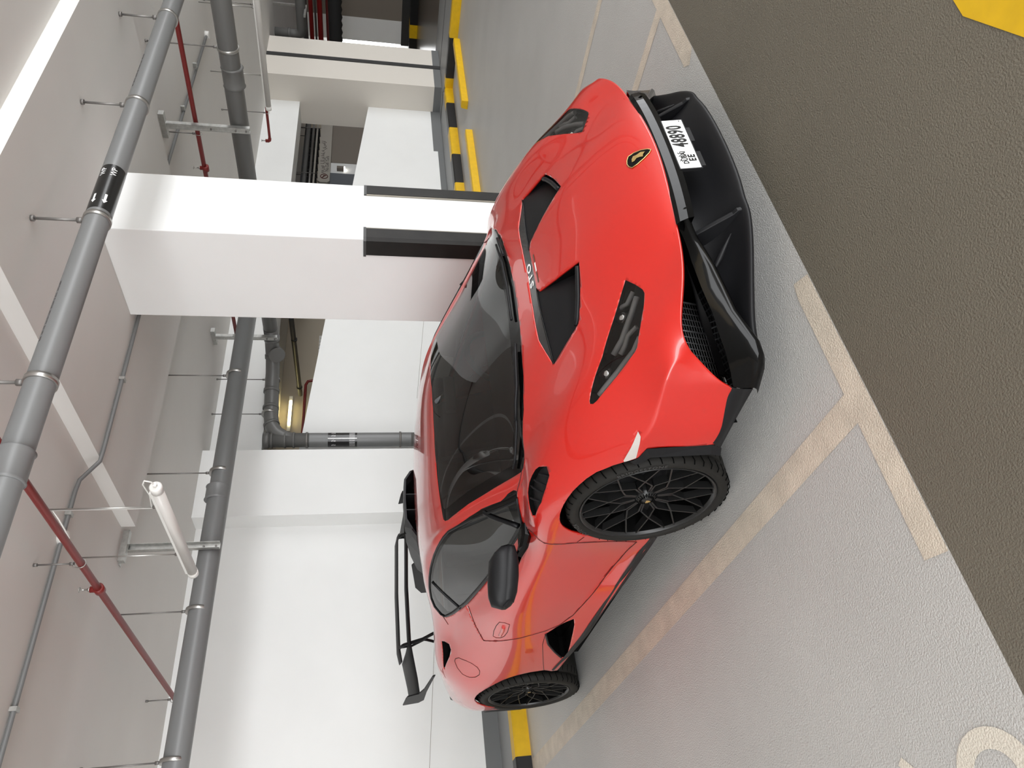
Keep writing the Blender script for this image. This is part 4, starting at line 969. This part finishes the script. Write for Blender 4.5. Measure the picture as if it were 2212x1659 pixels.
# ---- sills
for s in (-1, 1):
    ts = [(-.262, .205), (-.45, .205), (-.8, .21), (-1.12, .222), (-1.5, .235), (-1.83, .258), (-2.06, .292)]
    rows = [[on_y(x, z + .012, s, .001), on_y(x, z + .012, s, .006) + Vector((0, 0, -.012)), Vector((x, s * (.935 if x > -1.2 else .95), z - .026)), Vector((x, s * .80, z - .035))] for x, z in ts]
    obj('sill_blade', grid(MB(), rows, False), 'satin_black', car)
obj('underbody', MB().prism([(.60, .12), (.45, .11), (-3.0, .13), (-3.35, .25), (-3.35, .40), (.45, .40), (.60, .2)], 'y', -.62, .62).box(-2.0, -.42, -.88, .88, .135, .19), 'inner_black', car)
obj('rear_bumper', MB().prism([(-3.20, .22), (-3.44, .34), (-3.47, .55), (-3.45, .79), (-3.10, .80), (-3.10, .22)], 'y', -.74, .74).box(-3.10, -2.98, -.93, .93, .30, .60), 'satin_black', car, bevel=.02)
for s in (-1, 1): obj('tail_light', MB().box(-3.475, -3.44, min(s * .35, s * .70), max(s * .35, s * .70), .64, .68), 'red_bright', car)
# ---- wheels
def wheel(x, s, R, name_r):
    W = .245 if x > -1 else .305
    yo = .957 if x > -1 else .962
    def Y(d): return s * (yo - d)         # d = depth in from the outer face
    c = Vector((x, 0, R))
    def ring(d, r, n=72): return [Vector((x + r * math.cos(2 * PI * k / n), Y(d), R + r * math.sin(2 * PI * k / n))) for k in range(n)]
    def lathe(prof, mname, nm, parent, n=72):
        vs = [p for d, r in prof for p in ring(d, r, n)]; m = len(prof)
        fs = [(i * n + k, i * n + (k + 1) % n, (i + 1) * n + (k + 1) % n, (i + 1) * n + k) for i in range(m - 1) for k in range(n)]
        return obj(nm, MB().add(vs, fs, True), mname, parent)
    rr = .272
    tr = lathe([(.018, rr), (.006, rr + .010), (.000, rr + .022), (.002, R - .022), (.012, R - .008), (.030, R - .001), (.055, R), (.057, R - .006), (.064, R - .006), (.066, R), (W * .5, R + .0005), (W - .066, R), (W - .064, R - .006), (W - .057, R - .006), (W - .055, R), (W - .03, R - .001), (W - .01, R - .01), (W, R - .03), (W - .01, rr)], 'tire_rubber', 'wheel', car)
    tr['label'] = 'black alloy wheel and low tyre'
    # tread grooves and sidewall lettering
    gr = MB()
    for k in range(46):
        a = 2 * PI * k / 46
        for (d0, d1, da) in ((.006, .050, .05), (.072, .115, -.04)):
            pts = []
            for q in range(5):
                d = d0 + (d1 - d0) * q / 4; aa = a + da * q / 4
                r_ = R - .012 if d < .02 and q == 0 else R - .0004
                pts.append(Vector((x + r_ * math.cos(aa), Y(d), R + r_ * math.sin(aa))))
            gr.tube(pts, .0022, 4)
    obj('tread_groove', gr, 'inner_black', tr)['kind'] = 'stuff'
    lt = MB()
    for word, ang in (('POTENZA', 128), ('BRIDGESTONE', 22)):
        vs, fs = text_mb(word, .024, .0006, spacing=1.25)
        a0 = math.radians(ang)
        out = []
        for v in vs:
            rad = (rr + R) / 2 + .002 + v.y
            aa = a0 + s * v.x / ((rr + R) / 2) * 1.0
            out.append(Vector((x + rad * math.cos(aa), Y(-.0005 - max(0, v.z)), R + rad * math.sin(aa))))
        lt.add(out, fs)
    obj('tire_lettering', lt, 'rubber_cap', tr)
    lathe([(.018, rr), (.008, rr + .004), (.006, rr), (.010, rr - .006), (.020, rr - .012)], 'wheel_black', 'rim', tr)
    lathe([(.020, rr - .012), (.05, rr - .022), (.15, rr - .03), (.20, rr - .03)], 'inner_black', 'rim_barrel', tr)
    # spokes: straight stems, forked to crossing nodes, then to the rim
    spk = MB()
    def P(r, a, d): return Vector((x + r * math.cos(a), Y(d), R + r * math.sin(a)))
    th0 = math.radians(20)
    def bar(p, q, w, dp):
        t_ = (q - p).normalized(); yv = Vector((0, s, 0)); n_ = t_.cross(yv).normalized()
        a = [p + n_ * w, p - n_ * w, p - n_ * w * 1.2 - yv * dp, p + n_ * w * 1.2 - yv * dp]
        b = [q + n_ * w, q - n_ * w, q - n_ * w * 1.2 - yv * dp, q + n_ * w * 1.2 - yv * dp]
        spk.add(a + b, [(0, 1, 2, 3), (7, 6, 5, 4), (0, 4, 5, 1), (1, 5, 6, 2), (2, 6, 7, 3), (3, 7, 4, 0)])
    for k in range(10):
        a = th0 + k * PI / 5; m = a + PI / 10
        for da in (-.055, .055): bar(P(.046, m + da * 1.6, .040), P(.105, m + da, .034), .0035, .03)
        for sg in (-1, 1):
            nd = P(.158, m + sg * PI / 10, .026)
            bar(P(.105, m + sg * .055, .034), nd, .0032, .03)
            bar(nd, P(rr - .004, m + sg * (PI / 10 + .235), .014), .0030, .03)
    obj('spokes', spk, 'wheel_black', tr)
    sl = MB()
    for k in range(20):
        a = 2 * PI * k / 20; sl.tube([P(.024, a, .027), P(.040, a, .037)], .0022, 5)
    obj('lock_teeth', sl, 'inner_black', tr)
    lathe([(.034, .0), (.034, .026), (.030, .032), (.040, .042), (.055, .047), (.10, .052)], 'wheel_black', 'centre_lock', tr, 48)
    cp = lathe([(.028, .0), (.028, .015), (.031, .020), (.036, .022)], 'wheel_black', 'hub_cap', tr, 32)
    shp = [(-.013, .009), (.013, .009), (.012, -.002), (0, -.015), (-.012, -.002)]
    obj('cap_badge', MB().add([Vector((x + p[0] * .8 - .01, Y(.0272), R + p[1] * .9 - .006)) for p in shp], [(0, 1, 2, 3, 4)]), 'gold', cp)
    lathe([(.10, .05), (.10, .19), (.13, .19), (.13, .05)], 'mesh_grey' if False else 'satin_black', 'brake_disc', tr, 64)
    ca = math.radians(200 if x > -1 else 20)
    cl = MB()
    seg = [ca + math.radians(t_) for t_ in range(-28, 29, 7)]
    rows = [[P(.135, q, .085), P(.205, q, .085), P(.205, q, .15), P(.135, q, .15), P(.135, q, .085)] for q in seg]
    obj('brake_caliper', grid(cl, rows, False), 'plastic_black', tr)
    # arch liner
    al = MB(); rows = []
    for k in range(41):
        a = math.radians(-22 + 224 * k / 40); rows.append([Vector((x + r_ * math.cos(a), Y(d), R + r_ * math.sin(a))) for d, r_ in ((.045, R + .028), (.16, R + .035), (W + .07, R + .035), (W + .08, .02))])
    obj('arch_liner', grid(al, rows, False), 'inner_black', car)
for x, R in ((0.0, .3275), (-2.62, .3455)):
    for s in (-1, 1): wheel(x, s, R, '')
# ---- door mirror (only the one the photograph shows)
for s in (-1,):
    secs = []
    Ys = [.925, .945, .985, 1.05, 1.11, 1.150, 1.168]
    top = [.846, .884, .912, .921, .922, .912, .872]
    bot = [.822, .800, .797, .802, .813, .830, .856]
    fx = [-.37, -.345, -.33, -.345, -.375, -.41, -.44]
    bx_ = [-.42, -.44, -.455, -.465, -.475, -.475, -.465]
    rows = []
    for y, t_, b_, f, k in zip(Ys, top, bot, fx, bx_):
        m_ = (t_ + b_) / 2
        rows.append([(k, s * y, t_), ((f + k) / 2, s * y, t_ + .006), (f + .012, s * y, t_ - .014), (f, s * y, m_), (f + .014, s * y, b_ + .016), ((f + k) / 2, s * y, b_ - .004), (k, s * y, b_), (k, s * y, t_)])
    mm = MB(); grid(mm, rows)
    mm.add(rows[0][:7], [tuple(range(7))]); mm.add(rows[-1][:7], [tuple(range(7))])
    mo = obj('door_mirror', mm, 'satin_black', car)
    obj('mirror_glass', MB().add([(-.478, s * .95, .815), (-.478, s * 1.14, .840), (-.478, s * 1.14, .90), (-.478, s * .97, .895)], [(0, 1, 2, 3)]), 'chrome', mo)
    obj('lower_shell', MB().add(*(lambda rws: ([p for r_ in rws for p in r_], [(i * 3 + j, i * 3 + j + 1, (i + 1) * 3 + j + 1, (i + 1) * 3 + j) for i in range(len(rws) - 1) for j in range(2)]))([[(f + .004, s * y, m_), (f + .018, s * y, b_ + .014), ((f + k) / 2, s * y, b_ - .007)] for y, m_, b_, f, k in [(Ys[i], (top[i] + bot[i]) / 2 - .006, bot[i], fx[i], bx_[i]) for i in range(1, 6)]]), True), 'satin_black', mo)
    arm = MB(); rows = []
    for t_, (x0, y0, z0, w, h_) in enumerate([(-.36, .855, .755, .055, .020), (-.375, .90, .755, .052, .022), (-.39, .945, .770, .048, .020), (-.40, .985, .800, .045, .018)]):
        rows.append([(x0 + w, s * y0, z0 - h_ * .4), (x0 + w * .7, s * y0, z0 - h_), (x0 - w, s * y0, z0 - h_), (x0 - w, s * y0, z0 + h_), (x0 + w * .7, s * y0, z0 + h_), (x0 + w, s * y0, z0 + h_ * .4), (x0 + w, s * y0, z0 - h_ * .4)])
    grid(arm, rows, False); arm.add(rows[0][:6], [tuple(range(6))])
    obj('mirror_arm', arm, 'gloss_black', mo)
# ---- wipers, roof scoop, fin, wing
for pts in ([(-.135, -.69, 0), (-.09, -.66, 0), (.01, -.58, 0), (.09, -.46, 0), (.14, -.28, 0)], [(.16, -.12, 0), (.165, .08, 0), (.15, .26, 0), (.11, .42, 0)]):
    wo = obj('wiper', MB().tube([on_z(p[0], p[1], .012) for p in dens(pts, .05)], .006, 8), 'satin_black', car)
    obj('wiper_arm', MB().tube([on_z(p[0] + .022, p[1] + .02, .016) for p in dens(pts[2:], .05)], .007, 8), 'satin_black', wo)
sn = MB(); rows = []
for (x, w0, w1, z0, z1) in ((-1.62, .205, .14, 1.125, 1.192), (-1.72, .205, .14, 1.115, 1.193), (-1.95, .195, .13, 1.08, 1.172), (-2.25, .17, .10, 1.02, 1.125), (-2.55, .12, .06, .96, 1.065)):
    rows.append([(x - .03, -w0 - .03, z0), (x, -w0, z0 + .03), (x + .01, -w1, z1), (x + .012, 0, z1 + .006), (x + .01, w1, z1), (x, w0, z0 + .03), (x - .03, w0 + .03, z0)])
grid(sn, rows, False)
so = obj('roof_scoop', sn, 'satin_black', car)
s3 = so.modifiers.new('t', 'SOLIDIFY'); s3.thickness = .012; s3.offset = -1
obj('scoop_throat', MB().quad((-1.80, -.20, 1.08), (-1.80, .20, 1.08), (-1.80, .14, 1.19), (-1.80, -.14, 1.19)), 'inner_black', so)
for y in (-.05, .06): obj('scoop_vane', MB().box(-1.80, -1.66, y - .003, y + .003, 1.11, 1.188), 'plastic_black', so)
obj('shark_fin', MB().prism([(-2.45, 1.03), (-2.60, 1.100), (-3.00, 1.052), (-3.11, 1.00), (-3.10, .90), (-2.6, .93)], 'y', -.006, .006), 'satin_black', car)
def airfoil(secs):
    """secs: (y, x_lead, z_lead, chord, thick, rise)"""
    mb = MB(); rows = []
    for y, xl, zl, ch, th, ri in secs:
        pr = []
        for k in range(13):
            a = 2 * PI * k / 12
            u = (1 - math.cos(a)) / 2
            pr.append((xl - ch * u, y, zl + ri * u + th * .5 * math.sin(a) * (1 - .5 * u)))
        rows.append(pr)
    grid(mb, rows)
    mb.add(rows[0][:12], [tuple(range(12))]); mb.add(rows[-1][:12], [tuple(reversed(range(12)))])
    return mb
wing = airfoil([(-.805, -2.93, 1.050, .24, .022, .060), (-.70, -2.93, 1.062, .25, .026, .062), (-.52, -2.93, 1.092, .26, .030, .066), (-.44, -2.94, 1.108, .13, .034, .01), (0, -2.95, 1.118, .13, .034, .01), (.44, -2.94, 1.108, .13, .034, .01), (.52, -2.93, 1.092, .26, .030, .066), (.70, -2.93, 1.062, .25, .026, .062), (.805, -2.93, 1.050, .24, .022, .060)])
wo = obj('rear_wing', wing, 'satin_black', car)
obj('wing_flap', airfoil([(-.52, -3.12, 1.158, .09, .014, .02), (-.44, -3.10, 1.172, .10, .016, .024), (0, -3.10, 1.180, .10, .016, .024), (.44, -3.10, 1.172, .10, .016, .024), (.52, -3.12, 1.158, .09, .014, .02)]), 'satin_black', wo)
for s in (-1, 1):
    ep = [(-2.95, 1.135), (-3.00, 1.145), (-3.16, 1.160), (-3.12, 1.05), (-3.06, 1.015), (-2.86, 1.008), (-2.60, .985), (-2.50, .975), (-2.52, .992), (-2.80, 1.030), (-2.90, 1.06)]
    obj('end_plate', MB().prism(ep, 'y', s * .815 - .005, s * .815 + .005), 'satin_black', wo, bevel=.002)
    pp = MB()
    def leg(pts, w=.012):
        pp.tube([(x, s * y, z) for x, y, z in pts], [w] * len(pts), 6)
    leg([(-3.05, .44, 1.175), (-3.0, .44, 1.150), (-2.90, .44, 1.02), (-2.80, .44, .955), (-2.76, .44, .92)], .013)
    leg([(-2.90, .44, 1.02), (-2.915, .44, .99), (-2.97, .44, .925), (-3.0, .44, .87)], .011)
    leg([(-3.05, .44, 1.175), (-3.03, .44, 1.09), (-2.90, .44, 1.0)], .009)
    obj('wing_post', pp, 'satin_black', wo)
